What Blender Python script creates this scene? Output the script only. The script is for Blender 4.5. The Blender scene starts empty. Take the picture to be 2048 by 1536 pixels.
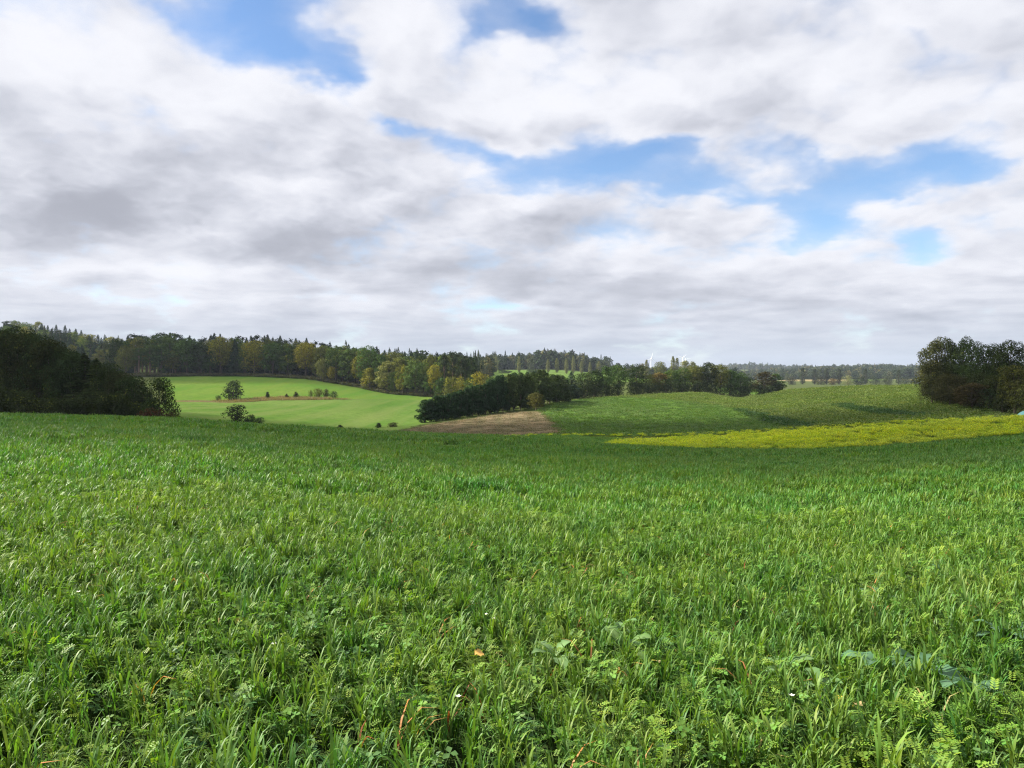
import bpy, bmesh, math, random
import numpy as np
from mathutils import Vector, Matrix

scene = bpy.context.scene
COL = scene.collection
R = math.radians

# ------------------------------------------------------------------ camera
FOC = 1538.0            # focal length in pixels of the 2048 px wide frame
PITCH = -0.0117         # radians, slightly down: horizon at row 750 of 1536
EYE = 1.72
cam_data = bpy.data.cameras.new("camera")
cam_data.sensor_width = 36.0
cam_data.lens = 36.0 * FOC / 2048.0
cam_data.clip_start = 0.1
cam_data.clip_end = 60000.0
cam = bpy.data.objects.new("camera", cam_data)
COL.objects.link(cam)
cam.location = (0.0, 0.0, EYE)
cam.rotation_euler = (math.pi / 2 + PITCH, 0.0, 0.0)
scene.camera = cam

# ------------------------------------------------------------------ exposure and render settings
scene.view_settings.view_transform = 'Standard'
scene.view_settings.look = 'None'
scene.view_settings.exposure = 1.45
scene.view_settings.gamma = 1.0
scene.view_settings.use_curve_mapping = False
scene.render.engine = 'CYCLES'
cy = scene.cycles
cy.max_bounces = 6
cy.diffuse_bounces = 3
cy.glossy_bounces = 2
cy.transmission_bounces = 3
cy.transparent_max_bounces = 8
cy.volume_bounces = 0
cy.use_denoising = True
cy.denoising_input_passes = 'RGB_ALBEDO_NORMAL'
cy.denoising_prefilter = 'NONE'
cy.filter_width = 1.2
cy.denoiser = 'OPENIMAGEDENOISE'
cy.use_adaptive_sampling = True
cy.adaptive_threshold = 0.01
cy.sample_clamp_indirect = 6.0

# ------------------------------------------------------------------ sun
SUN_AZ = R(-80.0)       # measured from the view axis (+Y), negative is to the left
SUN_EL = R(34.0)
SUN_DIR = Vector((math.sin(SUN_AZ) * math.cos(SUN_EL), math.cos(SUN_AZ) * math.cos(SUN_EL), math.sin(SUN_EL)))
sun_data = bpy.data.lights.new("sun", 'SUN')
sun_data.energy = 5.0
sun_data.angle = R(0.53)
sun_data.color = (1.0, 0.93, 0.82)
sun = bpy.data.objects.new("sun", sun_data)
COL.objects.link(sun)
sun.rotation_euler = SUN_DIR.to_track_quat('Z', 'Y').to_euler()


# ------------------------------------------------------------------ little expression language for shader nodes
class X:
    """A shader socket or a number; arithmetic on it writes Math nodes."""
    def __init__(self, nt, s):
        self.nt, self.s = nt, s

    def _m(self, op, *a, clamp=False):
        n = self.nt.nodes.new('ShaderNodeMath')
        n.operation = op
        n.use_clamp = clamp
        for k, v in enumerate((self,) + a):
            if isinstance(v, X):
                v = v.s
            if isinstance(v, (int, float)):
                n.inputs[k].default_value = v
            else:
                self.nt.links.new(v, n.inputs[k])
        return X(self.nt, n.outputs[0])

    def __add__(self, o): return self._m('ADD', o)
    __radd__ = __add__
    def __sub__(self, o): return self._m('SUBTRACT', o)
    def __rsub__(self, o): return X(self.nt, o)._m('SUBTRACT', self)
    def __mul__(self, o): return self._m('MULTIPLY', o)
    __rmul__ = __mul__
    def __truediv__(self, o): return self._m('DIVIDE', o)
    def __neg__(self): return self * -1.0
    def max(self, o): return self._m('MAXIMUM', o)
    def min(self, o): return self._m('MINIMUM', o)
    def pow(self, o): return self._m('POWER', o)
    def clamp(self): return self._m('ADD', 0.0, clamp=True)

    def smooth(self, a, b, lo=0.0, hi=1.0):
        n = self.nt.nodes.new('ShaderNodeMapRange')
        n.interpolation_type = 'SMOOTHSTEP'
        self.nt.links.new(self.s, n.inputs[0])
        for k, v in zip((1, 2, 3, 4), (a, b, lo, hi)):
            n.inputs[k].default_value = v
        return X(self.nt, n.outputs[0])


def node(nt, kind, **kw):
    n = nt.nodes.new(kind)
    for k, v in kw.items():
        setattr(n, k, v)
    return n


def plug(nt, v, sock):
    if isinstance(v, X):
        v = v.s
    if isinstance(v, bpy.types.NodeSocket):
        nt.links.new(v, sock)
    else:
        sock.default_value = v


def combine(nt, x, y, z=0.0):
    n = node(nt, 'ShaderNodeCombineXYZ')
    for k, v in enumerate((x, y, z)):
        plug(nt, v, n.inputs[k])
    return n.outputs[0]


def noise(nt, vec, scale, detail=2.0, rough=0.5, dist=0.0, lac=2.0, color=False, dim='3D'):
    n = node(nt, 'ShaderNodeTexNoise', noise_dimensions=dim)
    if vec is not None:
        plug(nt, vec, n.inputs['Vector'])
    n.inputs['Scale'].default_value = scale
    n.inputs['Detail'].default_value = detail
    n.inputs['Roughness'].default_value = rough
    n.inputs['Lacunarity'].default_value = lac
    n.inputs['Distortion'].default_value = dist
    return n.outputs['Color'] if color else X(nt, n.outputs[0])


def mixc(nt, f, a, b, mode='MIX'):
    n = node(nt, 'ShaderNodeMix', data_type='RGBA', blend_type=mode)
    plug(nt, f, n.inputs[0])
    for v, k in ((a, 6), (b, 7)):
        if isinstance(v, (tuple, list)):
            v = tuple(v) + (1.0,) * (4 - len(v))
        plug(nt, v, n.inputs[k])
    return n.outputs[2]


# ------------------------------------------------------------------ world: clear sky with a broken stratocumulus deck
world = bpy.data.worlds.new("World")
scene.world = world
world.use_nodes = True
wt = world.node_tree
wt.nodes.clear()
sky = node(wt, 'ShaderNodeTexSky', sky_type='NISHITA')
sky.sun_disc = False
sky.sun_elevation = SUN_EL
sky.sun_rotation = SUN_AZ % (2 * math.pi)
sky.altitude = 450.0
sky.air_density = 1.0
sky.dust_density = 0.15
sky.ozone_density = 4.0

tc = node(wt, 'ShaderNodeTexCoord')
sep = node(wt, 'ShaderNodeSeparateXYZ')
wt.links.new(tc.outputs['Generated'], sep.inputs[0])
dx, dy, dz = (X(wt, s) for s in sep.outputs)
CURVE = 0.30            # flattening of the deck towards the horizon
den = dz.max(0.0) + CURVE
u0, v0 = dx / den, dy / den       # position on the cloud deck


def deck(px, py):
    """Place on the deck seen at a pixel of the photograph's camera."""
    a, e = (px - 1024) / FOC, (750 - py) / FOC
    l = math.sqrt(a * a + 1 + e * e)
    return np.array((a / l, 1 / l)) / (max(e / l, 0.0) + CURVE)


# swirl the deck a little so that no outline is a clean curve
wv = combine(wt, u0, v0, 0.0)
w1 = node(wt, 'ShaderNodeSeparateXYZ')
wt.links.new(noise(wt, wv, 2.6, 2.0, 0.55, color=True), w1.inputs[0])
w2 = node(wt, 'ShaderNodeSeparateXYZ')
wt.links.new(noise(wt, wv, 9.0, 3.0, 0.6, color=True), w2.inputs[0])
ub = u0 + (X(wt, w1.outputs[0]) - 0.5) * 0.30 + (X(wt, w2.outputs[0]) - 0.5) * 0.10
vb = v0 + (X(wt, w1.outputs[1]) - 0.5) * 0.36 + (X(wt, w2.outputs[1]) - 0.5) * 0.13


WARPED = combine(wt, ub, vb, 0.0)


def patch(px, py, ax, ay, w, total=None):
    """A soft-edged patch of the deck: centre and two half axes given by where they show; added to total."""
    c = deck(px, py)
    a = (deck(px + ax[0], py + ax[1]) - deck(px - ax[0], py - ax[1])) / 2
    b = (deck(px + ay[0], py + ay[1]) - deck(px - ay[0], py - ay[1])) / 2
    m = node(wt, 'ShaderNodeMapping', vector_type='TEXTURE')
    wt.links.new(WARPED, m.inputs[0])
    m.inputs[1].default_value = (float(c[0]), float(c[1]), 0)
    m.inputs[2].default_value = (0, 0, math.atan2(a[1], a[0]))
    m.inputs[3].default_value = (float(np.hypot(*a)) * 2.1, float(np.hypot(*b)) * 2.1, 1)
    g = node(wt, 'ShaderNodeTexGradient', gradient_type='QUADRATIC_SPHERE')
    wt.links.new(m.outputs[0], g.inputs[0])
    f = X(wt, g.outputs['Fac'])
    return f * w if total is None else f._m('MULTIPLY_ADD', w, total)


holes = None
for h in ((505, 15, (112, 0), (0, 72), 1.1), (590, 120, (75, 45), (-30, 42), 1.0), (680, 185, (55, 22), (0, 28), 0.70),
          (1070, 25, (80, 12), (0, 36), 0.9), (960, 80, (40, -30), (10, 25), 0.4),
          (800, 240, (80, 12), (0, 24), 0.50), (965, 290, (95, 12), (0, 26), 0.58),
          (1225, 338, (165, 5), (-15, 58), 1.35), (1330, 300, (60, -10), (0, 28), 0.55),
          (1430, 395, (90, 10), (0, 26), 0.36), (1590, 400, (110, 0), (0, 40), 0.22),
          (1820, 362, (130, -8), (0, 40), 1.15), (1645, 455, (85, 5), (0, 40), 1.05), (1850, 480, (60, -15), (0, 36), 0.55),
          (1860, 95, (75, -15), (10, 50), 0.34), (1660, 320, (110, 0), (0, 22), 0.30),
          (880, 580, (110, 0), (0, 12), 0.22), (1030, 608, (90, 4), (0, 12), 0.26), (210, 487, (130, 8), (0, 9), 0.10), (230, 400, (230, 10), (0, 60), -0.45)):
    holes = patch(*h, total=holes)

greys = None
for g_ in ((200, 430, (330, 20), (0, 62), 0.9), (640, 500, (300, 40), (0, 48), 0.75), (1050, 555, (330, 15), (0, 46), 0.75),
           (470, 330, (240, 10), (0, 42), 0.55), (1050, 430, (300, 40), (0, 55), 0.30), (1380, 250, (300, 10), (0, 40), 0.30), (1350, 600, (500, 0), (0, 40), 0.45),
           (700, 730, (1600, 0), (0, 45), 0.30),
           (250, 170, (300, 70), (0, 70), -0.75), (1100, 140, (220, 20), (0, 70), -0.55), (1800, 215, (190, -10), (0, 50), -0.6),
           (590, 392, (60, 0), (0, 26), -0.55), (340, 535, (260, 8), (0, 22), -0.75), (790, 90, (120, 0), (0, 60), -0.45), (1440, 682, (90, 0), (0, 14), -0.35), (1660, 505, (90, 0), (0, 22), -0.4)):
    greys = patch(*g_, total=greys)

big = noise(wt, combine(wt, u0, v0, 3.7), 1.9, 7.0, 0.52)
big_l = noise(wt, combine(wt, u0 - 0.06, v0 - 0.085, 3.7), 1.9, 4.0, 0.52)     # the deck a step towards the sun
fine = noise(wt, combine(wt, u0, v0, 9.1), 7.0, 7.0, 0.60)


def puffs(du, dv):
    """Cauliflower heads: fractal cells on the swirled deck."""
    n = node(wt, 'ShaderNodeTexVoronoi', feature='SMOOTH_F1', voronoi_dimensions='2D')
    wt.links.new(combine(wt, u0 + (X(wt, w2.outputs[0]) - 0.5) * 0.07 + (X(wt, w1.outputs[0]) - 0.5) * 0.1 + du, v0 + (X(wt, w2.outputs[1]) - 0.5) * 0.08 + (X(wt, w1.outputs[1]) - 0.5) * 0.1 + dv, 0.0), n.inputs['Vector'])
    n.inputs['Scale'].default_value = 3.4
    n.inputs['Detail'].default_value = 3.0
    n.inputs['Roughness'].default_value = 0.55
    n.inputs['Lacunarity'].default_value = 2.2
    n.inputs['Smoothness'].default_value = 0.6
    return 1.0 - X(wt, n.outputs['Distance'])


puff = puffs(0.0, 0.0)
puff_l = puffs(-0.045, -0.065)
# farther rows of the deck, seen edge on above the horizon
den2 = dz.max(0.0) + 0.085
rows_ = noise(wt, combine(wt, dx / den2, dy / den2, 1.3), 1.15, 5.0, 0.55, 0.4)
rows_l = noise(wt, combine(wt, dx / den2 - 0.05, dy / den2 - 0.18, 1.3), 1.15, 4.0, 0.55, 0.4)
lowdeck = dz.smooth(0.19, 0.09) * dz.smooth(0.0, 0.05)
cover = 1.0 + (big - 0.5) * 1.0 + (fine - 0.5) * 0.60 + (puff - 0.62) * 0.60 - holes * 1.55
mask = (cover.smooth(0.08, 0.68) * 0.74 + cover.smooth(-0.50, 0.50) * 0.26).clamp()
thin = cover.smooth(0.30, 1.0)                        # 0 at a ragged edge, 1 deep in the deck
relief = (big - big_l) * 1.25 + (puff - puff_l) * 0.50 * (1.0 - lowdeck * 0.6)      # sunward flanks of the billows
shade = 0.28 + (thin - 0.5) * 0.25 + greys * 0.52 - relief - (fine - 0.5) * 0.15 + (rows_l - rows_) * 0.9 * lowdeck
shade = shade.smooth(-0.15, 1.15)
ramp = node(wt, 'ShaderNodeValToRGB')
plug(wt, shade, ramp.inputs[0])
cr = ramp.color_ramp
cr.interpolation = 'B_SPLINE'
cr.elements[0].position, cr.elements[0].color = 0.0, (0.362, 0.364, 0.384, 1)
cr.elements[1].position, cr.elements[1].color = 1.0, (0.152, 0.158, 0.182, 1)
e = cr.elements.new(0.35); e.color = (0.276, 0.283, 0.312, 1)
e = cr.elements.new(0.68); e.color = (0.206, 0.214, 0.242, 1)
# far decks sink into the bluish air near the horizon
HAZY = (0.140, 0.162, 0.202)
low = dz.smooth(0.0, 0.11)
cloud_col = mixc(wt, low * 0.80 + 0.20, HAZY, ramp.outputs[0])
bg_sky = node(wt, 'ShaderNodeBackground')
wt.links.new(sky.outputs[0], bg_sky.inputs[0])
bg_sky.inputs[1].default_value = 0.070
bg_cloud = node(wt, 'ShaderNodeBackground')
wt.links.new(cloud_col, bg_cloud.inputs[0])
bg_cloud.inputs[1].default_value = 1.0
mixw = node(wt, 'ShaderNodeMixShader')
far_mask = (mask.max(dz.smooth(0.06, 0.01) * 0.85)).clamp()
plug(wt, far_mask, mixw.inputs[0])
wt.links.new(bg_sky.outputs[0], mixw.inputs[1])
wt.links.new(bg_cloud.outputs[0], mixw.inputs[2])
wo = node(wt, 'ShaderNodeOutputWorld')
wt.links.new(mixw.outputs[0], wo.inputs[0])
world.cycles.sampling_method = 'MANUAL'
world.cycles.sample_map_resolution = 512

# ------------------------------------------------------------------ the lie of the land
rng = np.random.default_rng(7)
CP, SP = math.cos(PITCH), math.sin(PITCH)


def ray(px, py):
    """x/y and z/y of the line of sight through a pixel of the 2048 x 1536 frame."""
    a, b = (px - 1024) / FOC, (768 - py) / FOC
    yy = CP - b * SP
    return a / yy, (SP + b * CP) / yy


def zat(py, Y):
    return EYE + ray(1024, py)[1] * Y


def crest(py, Yc, drop=0.0):
    """Ground profile of the near field that sinks out of sight behind a crest at row py."""
    s = -ray(1024, py + 4.0)[1]        # the crop stands up above the soil of the crest
    a = EYE / Yc ** 2
    b = s - 2 * a * Yc
    return [(Y, -(a * Y * Y + b * Y)) for Y in (1.0, 4.0, 10.0, 20.0, 35.0, 50.0, 65.0, Yc)] 


P = lambda py, Y: (Y, zat(py, Y))
COLS = {
    -900: crest(828, 66) + [(100, -3.6), (150, -4.0), (300, 2), (500, 14), (700, 26), (1200, 34), (3000, 30), (9000, 0)],
    -300: crest(829, 68) + [(100, -4.4), (150, -5.5), (220, -5), (300, -3), (450, 6), (600, 18), (750, 32), (1000, 38), (1800, 30), (4000, 20), (9000, 0)],
    0: crest(832, 70) + [(95, -4.6), (130, -6.6), (180, -7), (240, -6), (320, -4), (450, 3), (560, 12), (680, 27), (850, 34), (1500, 26), (3000, 20), (9000, 0)],
    200: crest(836, 72) + [(95, -5.0), (130, -7.4), (180, -8.6), (240, -9), (320, -7.5), (440, 0.5), (560, 7), (700, 16), (850, 20), (1500, 20), (3000, 20), (9000, 0)],
    350: crest(840, 74) + [(95, -5.9), (125, -8.4), P(838, 170), P(815, 240), P(801, 320), P(772, 390), P(752, 452), (560, 5), (700, 9), (1000, 14), (3000, 20), (9000, 0)],
    470: crest(850, 76) + [(95, -6.8), (125, -9.0), P(847, 180), P(819, 250), P(801, 322), P(772, 390), P(752, 452), (560, 4.5), (700, 7), (1000, 12), (3000, 20), (9000, 0)],
    600: crest(857, 78) + [(98, -7.6), (130, -10.0), P(851, 190), P(820, 260), P(797, 330), P(776, 385), P(757, 440), (540, 4), (700, 6), (1000, 10), (3000, 20), (9000, 0)],
    700: crest(862, 80) + [(100, -8.2), (140, -10.8), P(856, 195), P(822, 260), P(798, 330), P(785, 380), P(772, 420), (540, 1.5), (700, 4), (1000, 8), (3000, 20), (9000, 0)],
    800: crest(868, 84) + [(105, -8.7), P(866, 150), P(861, 176), P(838, 230), P(806, 325), P(790, 390), (500, -3), (700, 2), (1000, 6), (3000, 20), (9000, 0)],
    900: crest(872, 88) + [(108, -8.9), P(871, 142), P(858, 168), P(843, 196), (250, -11.0), (330, -11), (420, -7), (550, -2), (700, 2), (1000, 8), (1300, 16), (3000, 20), (9000, 0)],
    1000: crest(876, 90) + [(108, -8.8), P(875, 134), P(852, 172), P(828, 212), (260, -9.2), (350, -9), (500, -4.5), P(752, 700), P(744, 820), P(740, 900), (1100, 9), (1400, 12), (3000, 14), (9000, 0)],
    1100: crest(884, 88) + [(106, -8.9), P(873, 130), P(846, 172), P(822, 215), P(806, 258), (330, -9), (500, -5), P(752, 700), P(744, 820), P(740, 900), (1100, 12), (1400, 16), (3000, 20), (9000, 0)],
    1250: crest(893, 84) + [P(894, 100), P(873, 130), P(851, 165), P(826, 210), P(800, 270), P(791, 300), (340, -8.2), (500, -6), (700, -2), (900, 0), (1100, 0), (1400, 0), (3000, 5), (9000, 0)],
    1400: crest(901, 80) + [P(902, 98), P(873, 125), P(848, 165), P(821, 210), P(793, 278), P(784, 306), (345, -7.2), (500, -6.5), (800, -6), (1200, -4), (2600, 12), (4000, 8), (9000, 0)],
    1490: crest(903, 78) + [P(904, 96), P(870, 124), P(845, 160), P(819, 205), P(799, 262), P(795, 290), (330, -8.2), P(783, 410), P(779, 450), (600, -9), (900, -8), (1500, -7), (2600, 20), (4000, 12), (9000, 0)],
    1600: crest(903, 76) + [P(904, 95), P(864, 121), P(846, 145), P(815, 195), P(789, 245), P(778, 275), (325, -6.5), (420, -9), (600, -10), (900, -9), (1050, -4.5), (1250, -6), (1700, 3), (2600, 14), (4000, 14), (9000, 0)],
    1750: crest(898, 75) + [P(899, 93), P(855, 118), P(838, 140), P(805, 190), P(782, 235), P(771, 272), (325, -5.0), (420, -8.5), (600, -10), (900, -9), (1050, -4.5), (1250, -5), (1700, 9), (2600, 14), (4000, 16), (9000, 0)],
    1850: crest(891, 74) + [P(891, 92), P(848, 115), P(832, 135), P(804, 168), P(781, 215), P(769, 255), (310, -3.6), (420, -7), (600, -9), (900, -8), (1050, -4.5), (1250, -4), (1700, 9), (2600, 14), (4000, 16), (9000, 0)],
    2048: crest(880, 72) + [P(879, 90), P(838, 112), P(832, 128), (145, -3.9), (180, -1.8), (230, 0.2), (320, 0), (450, -3), (700, -5), (1200, -3), (1700, 9), (4000, 16), (9000, 0)],
    2350: crest(868, 70) + [(90, -4.6), (115, -4.2), (135, -3.2), (180, -0.6), (240, 1.5), (330, 2), (450, 0), (1000, -2), (1700, 9), (4000, 16), (9000, 0)],
    2900: crest(860, 70) + [(90, -4.0), (130, -2.6), (200, 0.5), (330, 3), (700, 2), (1700, 9), (4000, 16), (9000, 0)],
}


def pchip(xs, ys, xq):
    """Shape-preserving cubic through (xs, ys); ys may have trailing dimensions."""
    xs = np.asarray(xs, float); ys = np.asarray(ys, float)
    tail = (1,) * (ys.ndim - 1)
    h = np.diff(xs).reshape((-1,) + tail)
    d = np.diff(ys, axis=0) / h
    m = np.zeros_like(ys)
    w1, w2 = 2 * h[1:] + h[:-1], h[1:] + 2 * h[:-1]
    same = d[:-1] * d[1:] > 0
    with np.errstate(divide='ignore', invalid='ignore'):
        hm = (w1 + w2) / (w1 / d[:-1] + w2 / d[1:])
    m[1:-1] = np.where(same, hm, 0.0)
    m[0], m[-1] = d[0], d[-1]
    k = np.clip(np.searchsorted(xs, xq) - 1, 0, len(xs) - 2)
    t = ((xq - xs[k]) / (xs[k + 1] - xs[k])).reshape((-1,) + tail)
    hk = h[k]
    return (ys[k] * (2 * t ** 3 - 3 * t ** 2 + 1) + m[k] * hk * (t ** 3 - 2 * t ** 2 + t)
            + ys[k + 1] * (-2 * t ** 3 + 3 * t ** 2) + m[k + 1] * hk * (t ** 3 - t ** 2))


LY = np.linspace(math.log(1.0), math.log(9000.0), 700)
cpx = sorted(COLS)
prof = []
for c in cpx:
    pts = COLS[c]
    p_ = pchip([math.log(Y) for Y, _ in pts], [z for _, z in pts], LY)
    ker = np.exp(-0.5 * (np.arange(-6, 7) / 2.5) ** 2); ker /= ker.sum()
    p_ = np.convolve(np.pad(p_, 6, mode='edge'), ker, 'valid')
    prof.append(p_)
CT = np.linspace(-900, 2900, 500)
TABLE = pchip(cpx, np.array(prof), CT)          # 500 columns x 700 depths


def _table(px, ly):
    i = np.clip((px + 900) / 3800 * 499, 0, 498.999)
    j = np.clip((ly - LY[0]) / (LY[-1] - LY[0]) * 699, 0, 698.999)
    i0, j0 = i.astype(int), j.astype(int)
    fi, fj = i - i0, j - j0
    return (TABLE[i0, j0] * (1 - fi) * (1 - fj) + TABLE[i0 + 1, j0] * fi * (1 - fj)
            + TABLE[i0, j0 + 1] * (1 - fi) * fj + TABLE[i0 + 1, j0 + 1] * fi * fj)


TMAX = math.atan(1876 / FOC)


def height(x, y):
    """Ground height, for arrays or numbers."""
    x = np.asarray(x, float); y = np.asarray(y, float)
    r = np.hypot(x, y)
    th = np.arctan2(x, y)
    def at(t):
        t = np.clip(t, -TMAX, TMAX)
        return _table(1024 + np.tan(t) * FOC, np.log(np.maximum(r * np.cos(t), 1.0)))
    z = at(th)
    back = np.clip((np.abs(th) - 1.6) / (math.pi - 1.6), 0, 1)
    if np.any(back > 0):
        mid = 0.5 * (at(np.full_like(th, TMAX)) + at(np.full_like(th, -TMAX)))
        z = z * (1 - back) + mid * back
    roll = 0.035 * np.sin(x * 0.9 + 1.3 * np.sin(y * 0.31)) * np.sin(y * 0.7 + x * 0.23) + 0.05 * np.sin(x * 0.21 + 2) * np.sin(y * 0.17 + 0.4)
    return z + roll * np.clip(r / 6.0, 0.2, 1.0)


H1 = lambda x, y: float(height(np.array([x]), np.array([y]))[0])


def ground_hit(px, py, y0=4.0, y1=3000.0):
    """Where the line of sight through a pixel first meets the ground."""
    a, e = ray(px, py)
    Y = np.exp(np.linspace(math.log(y0), math.log(y1), 3000))
    d = EYE + e * Y - height(a * Y, Y)
    k = np.nonzero(d <= 0)[0]
    Yh = Y[k[0]] if len(k) else y1
    return a * Yh, Yh


def place(px, Y):
    return (px - 1024) / FOC * Y, Y


# ------------------------------------------------------------------ ground sheet, cut into its fields
def polar_grid():
    rad = [0.7]
    while rad[-1] < 5200:
        r_ = rad[-1]
        rad.append(r_ * (1.035 if r_ < 400 else 1.06))
    ang = list(np.arange(-48, 48.01, 0.34)) + list(np.arange(51, 312 - 2.9, 3.0))
    ang = np.radians(np.array(ang)); rad = np.array(rad)
    A, Rr = np.meshgrid(ang, rad)
    x, y = Rr * np.sin(A), Rr * np.cos(A)
    nr, na = A.shape
    v = np.stack([x.ravel(), y.ravel()], 1)
    v = np.vstack([v, [[0, 0]]])
    i, j = np.meshgrid(np.arange(nr - 1), np.arange(na), indexing='ij')
    a = i * na + j; b = i * na + (j + 1) % na; c = (i + 1) * na + (j + 1) % na; d = (i + 1) * na + j
    t = np.concatenate([np.stack([a, c, b], -1).reshape(-1, 3), np.stack([a, d, c], -1).reshape(-1, 3)])
    k = np.arange(na)
    cap = np.stack([np.full(na, nr * na), k, (k + 1) % na], -1)
    return v, np.concatenate([t, cap])


def sdf(poly, v, rough=0.0):
    """Signed distance to a polygon, positive inside; rough wobbles the edge."""
    p = np.asarray(poly, float)
    q = np.roll(p, -1, 0)
    best = np.full(len(v), 1e18); ins = np.zeros(len(v), bool)
    for (ax, ay), (bx, by) in zip(p, q):
        ex, ey = bx - ax, by - ay
        wx, wy = v[:, 0] - ax, v[:, 1] - ay
        t = np.clip((wx * ex + wy * ey) / (ex * ex + ey * ey + 1e-12), 0, 1)
        best = np.minimum(best, (wx - ex * t) ** 2 + (wy - ey * t) ** 2)
        cond = (ay > v[:, 1]) != (by > v[:, 1])
        xi = ax + (v[:, 1] - ay) * ex / (ey if abs(ey) > 1e-9 else 1e-9)
        ins ^= cond & (v[:, 0] < xi)
    d = np.sqrt(best) * np.where(ins, 1, -1)
    if rough:
        d = d + rough * (np.sin(v[:, 0] * 0.9 + v[:, 1] * 0.33) + np.sin(v[:, 1] * 0.71 - v[:, 0] * 0.27 + 1.7) + np.sin(v[:, 0] * 0.13 + 0.4) * 1.2) * 0.5
    return d


def cut(v, tris, d):
    """Split triangles along d = 0: (vertices, inside, outside)."""
    s = d[tris] >= 0
    n = s.sum(1)
    inside, outside = [tris[n == 3]], [tris[n == 0]]
    verts = [v]; base = len(v)
    for cnt, lone_in in ((1, True), (2, False)):
        t = tris[n == cnt]
        if not len(t):
            continue
        ss = s[n == cnt] if lone_in else ~s[n == cnt]
        k = ss.argmax(1)
        r_ = np.arange(len(t))
        A, B, C = t[r_, k], t[r_, (k + 1) % 3], t[r_, (k + 2) % 3]
        fab = (d[A] / (d[A] - d[B]))[:, None]; fac = (d[A] / (d[A] - d[C]))[:, None]
        verts.append(v[A] + (v[B] - v[A]) * fab); ib = base + np.arange(len(t)); base += len(t)
        verts.append(v[A] + (v[C] - v[A]) * fac); ic = base + np.arange(len(t)); base += len(t)
        one = np.stack([A, ib, ic], 1)
        two = np.concatenate([np.stack([ib, B, C], 1), np.stack([ib, C, ic], 1)])
        (inside if lone_in else outside).append(one)
        (outside if lone_in else inside).append(two)
    return np.vstack(verts), np.vstack(inside), np.vstack(outside)


def mesh_from(name, v, faces, mat=None, smooth=True):
    """Mesh data from vertex and equal-sided face arrays."""
    v = np.asarray(v, np.float32); faces = np.asarray(faces, np.int32)
    me = bpy.data.meshes.new(name)
    k = faces.shape[1]
    me.vertices.add(len(v)); me.vertices.foreach_set('co', v.ravel())
    me.loops.add(faces.size); me.loops.foreach_set('vertex_index', faces.ravel())
    me.polygons.add(len(faces))
    me.polygons.foreach_set('loop_start', np.arange(len(faces), dtype=np.int32) * k)
    me.polygons.foreach_set('loop_total', np.full(len(faces), k, np.int32))
    me.polygons.foreach_set('use_smooth', np.full(len(faces), smooth))
    if mat:
        me.materials.append(mat)
    me.update(calc_edges=True)
    me.validate()
    return me


def obj(name, me, parent=None, **props):
    o = bpy.data.objects.new(name, me)
    COL.objects.link(o)
    if parent:
        o.parent = parent
    for k, val in props.items():
        o[k] = val
    return o


# ------------------------------------------------------------------ ground materials
def new_mat(name):
    m = bpy.data.materials.new(name)
    m.use_nodes = True
    nt = m.node_tree
    nt.nodes.clear()
    return m, nt


def out(nt, shader, disp=None):
    o = node(nt, 'ShaderNodeOutputMaterial')
    nt.links.new(shader, o.inputs[0])


def ground_mat(name, c1, c2, c3, s1=0.08, s2=1.3, bump=0.5, streak=None, rough=0.9):
    """A planted field: two broad tones, a finer third one, and the nap of the crop as relief."""
    m, nt = new_mat(name)
    g = node(nt, 'ShaderNodeNewGeometry')
    pos = g.outputs['Position']
    n1 = noise(nt, pos, s1, 4.0, 0.6)
    n2 = noise(nt, pos, s2, 5.0, 0.7)
    col = mixc(nt, n1.smooth(0.35, 0.65), c1, c2)
    col = mixc(nt, n2.smooth(0.42, 0.72), col, c3)
    if streak:
        mp = node(nt, 'ShaderNodeMapping')
        nt.links.new(pos, mp.inputs[0])
        mp.inputs[2].default_value = (0, 0, streak[0])
        mp.inputs[3].default_value = (streak[1], streak[1] * 0.04, streak[1])
        n3 = noise(nt, mp.outputs[0], 1.0, 3.0, 0.6)
        col = mixc(nt, n3.smooth(0.4, 0.7) * streak[3], col, streak[2])
    b = node(nt, 'ShaderNodeBsdfPrincipled')
    nt.links.new(col, b.inputs['Base Color'])
    b.inputs['Roughness'].default_value = rough
    b.inputs['Specular IOR Level'].default_value = 0.0
    bp = node(nt, 'ShaderNodeBump')
    bp.inputs['Strength'].default_value = bump
    bp.inputs['Distance'].default_value = 0.3
    plug(nt, noise(nt, pos, s2 * 1.7, 5.0, 0.75), bp.inputs['Height'])
    nt.links.new(bp.outputs[0], b.inputs['Normal'])
    out(nt, b.outputs[0])
    return m


M_CROP = ground_mat('crop_soil', (0.024, 0.040, 0.012), (0.030, 0.034, 0.016), (0.034, 0.055, 0.016), 0.1, 2.2, 0.8)
M_GRASS = ground_mat('rough_grass', (0.050, 0.075, 0.020), (0.065, 0.085, 0.028), (0.085, 0.090, 0.035), 0.05, 0.8, 0.6)
M_MEADOW = ground_mat('meadow_grass', (0.060, 0.132, 0.019), (0.096, 0.152, 0.026), (0.062, 0.106, 0.020), 0.018, 0.45, 0.6, (R(70), 0.16, (0.110, 0.148, 0.030), 0.45))
M_MEADOW2 = ground_mat('meadow_grass_lower', (0.062, 0.126, 0.022), (0.098, 0.152, 0.036), (0.052, 0.094, 0.019), 0.022, 0.45, 0.7, (R(82), 0.16, (0.120, 0.150, 0.048), 0.5))
M_REED = ground_mat('dry_reed_ground', (0.14, 0.105, 0.055), (0.10, 0.085, 0.04), (0.06, 0.065, 0.025), 0.10, 0.9, 0.8)
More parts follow.
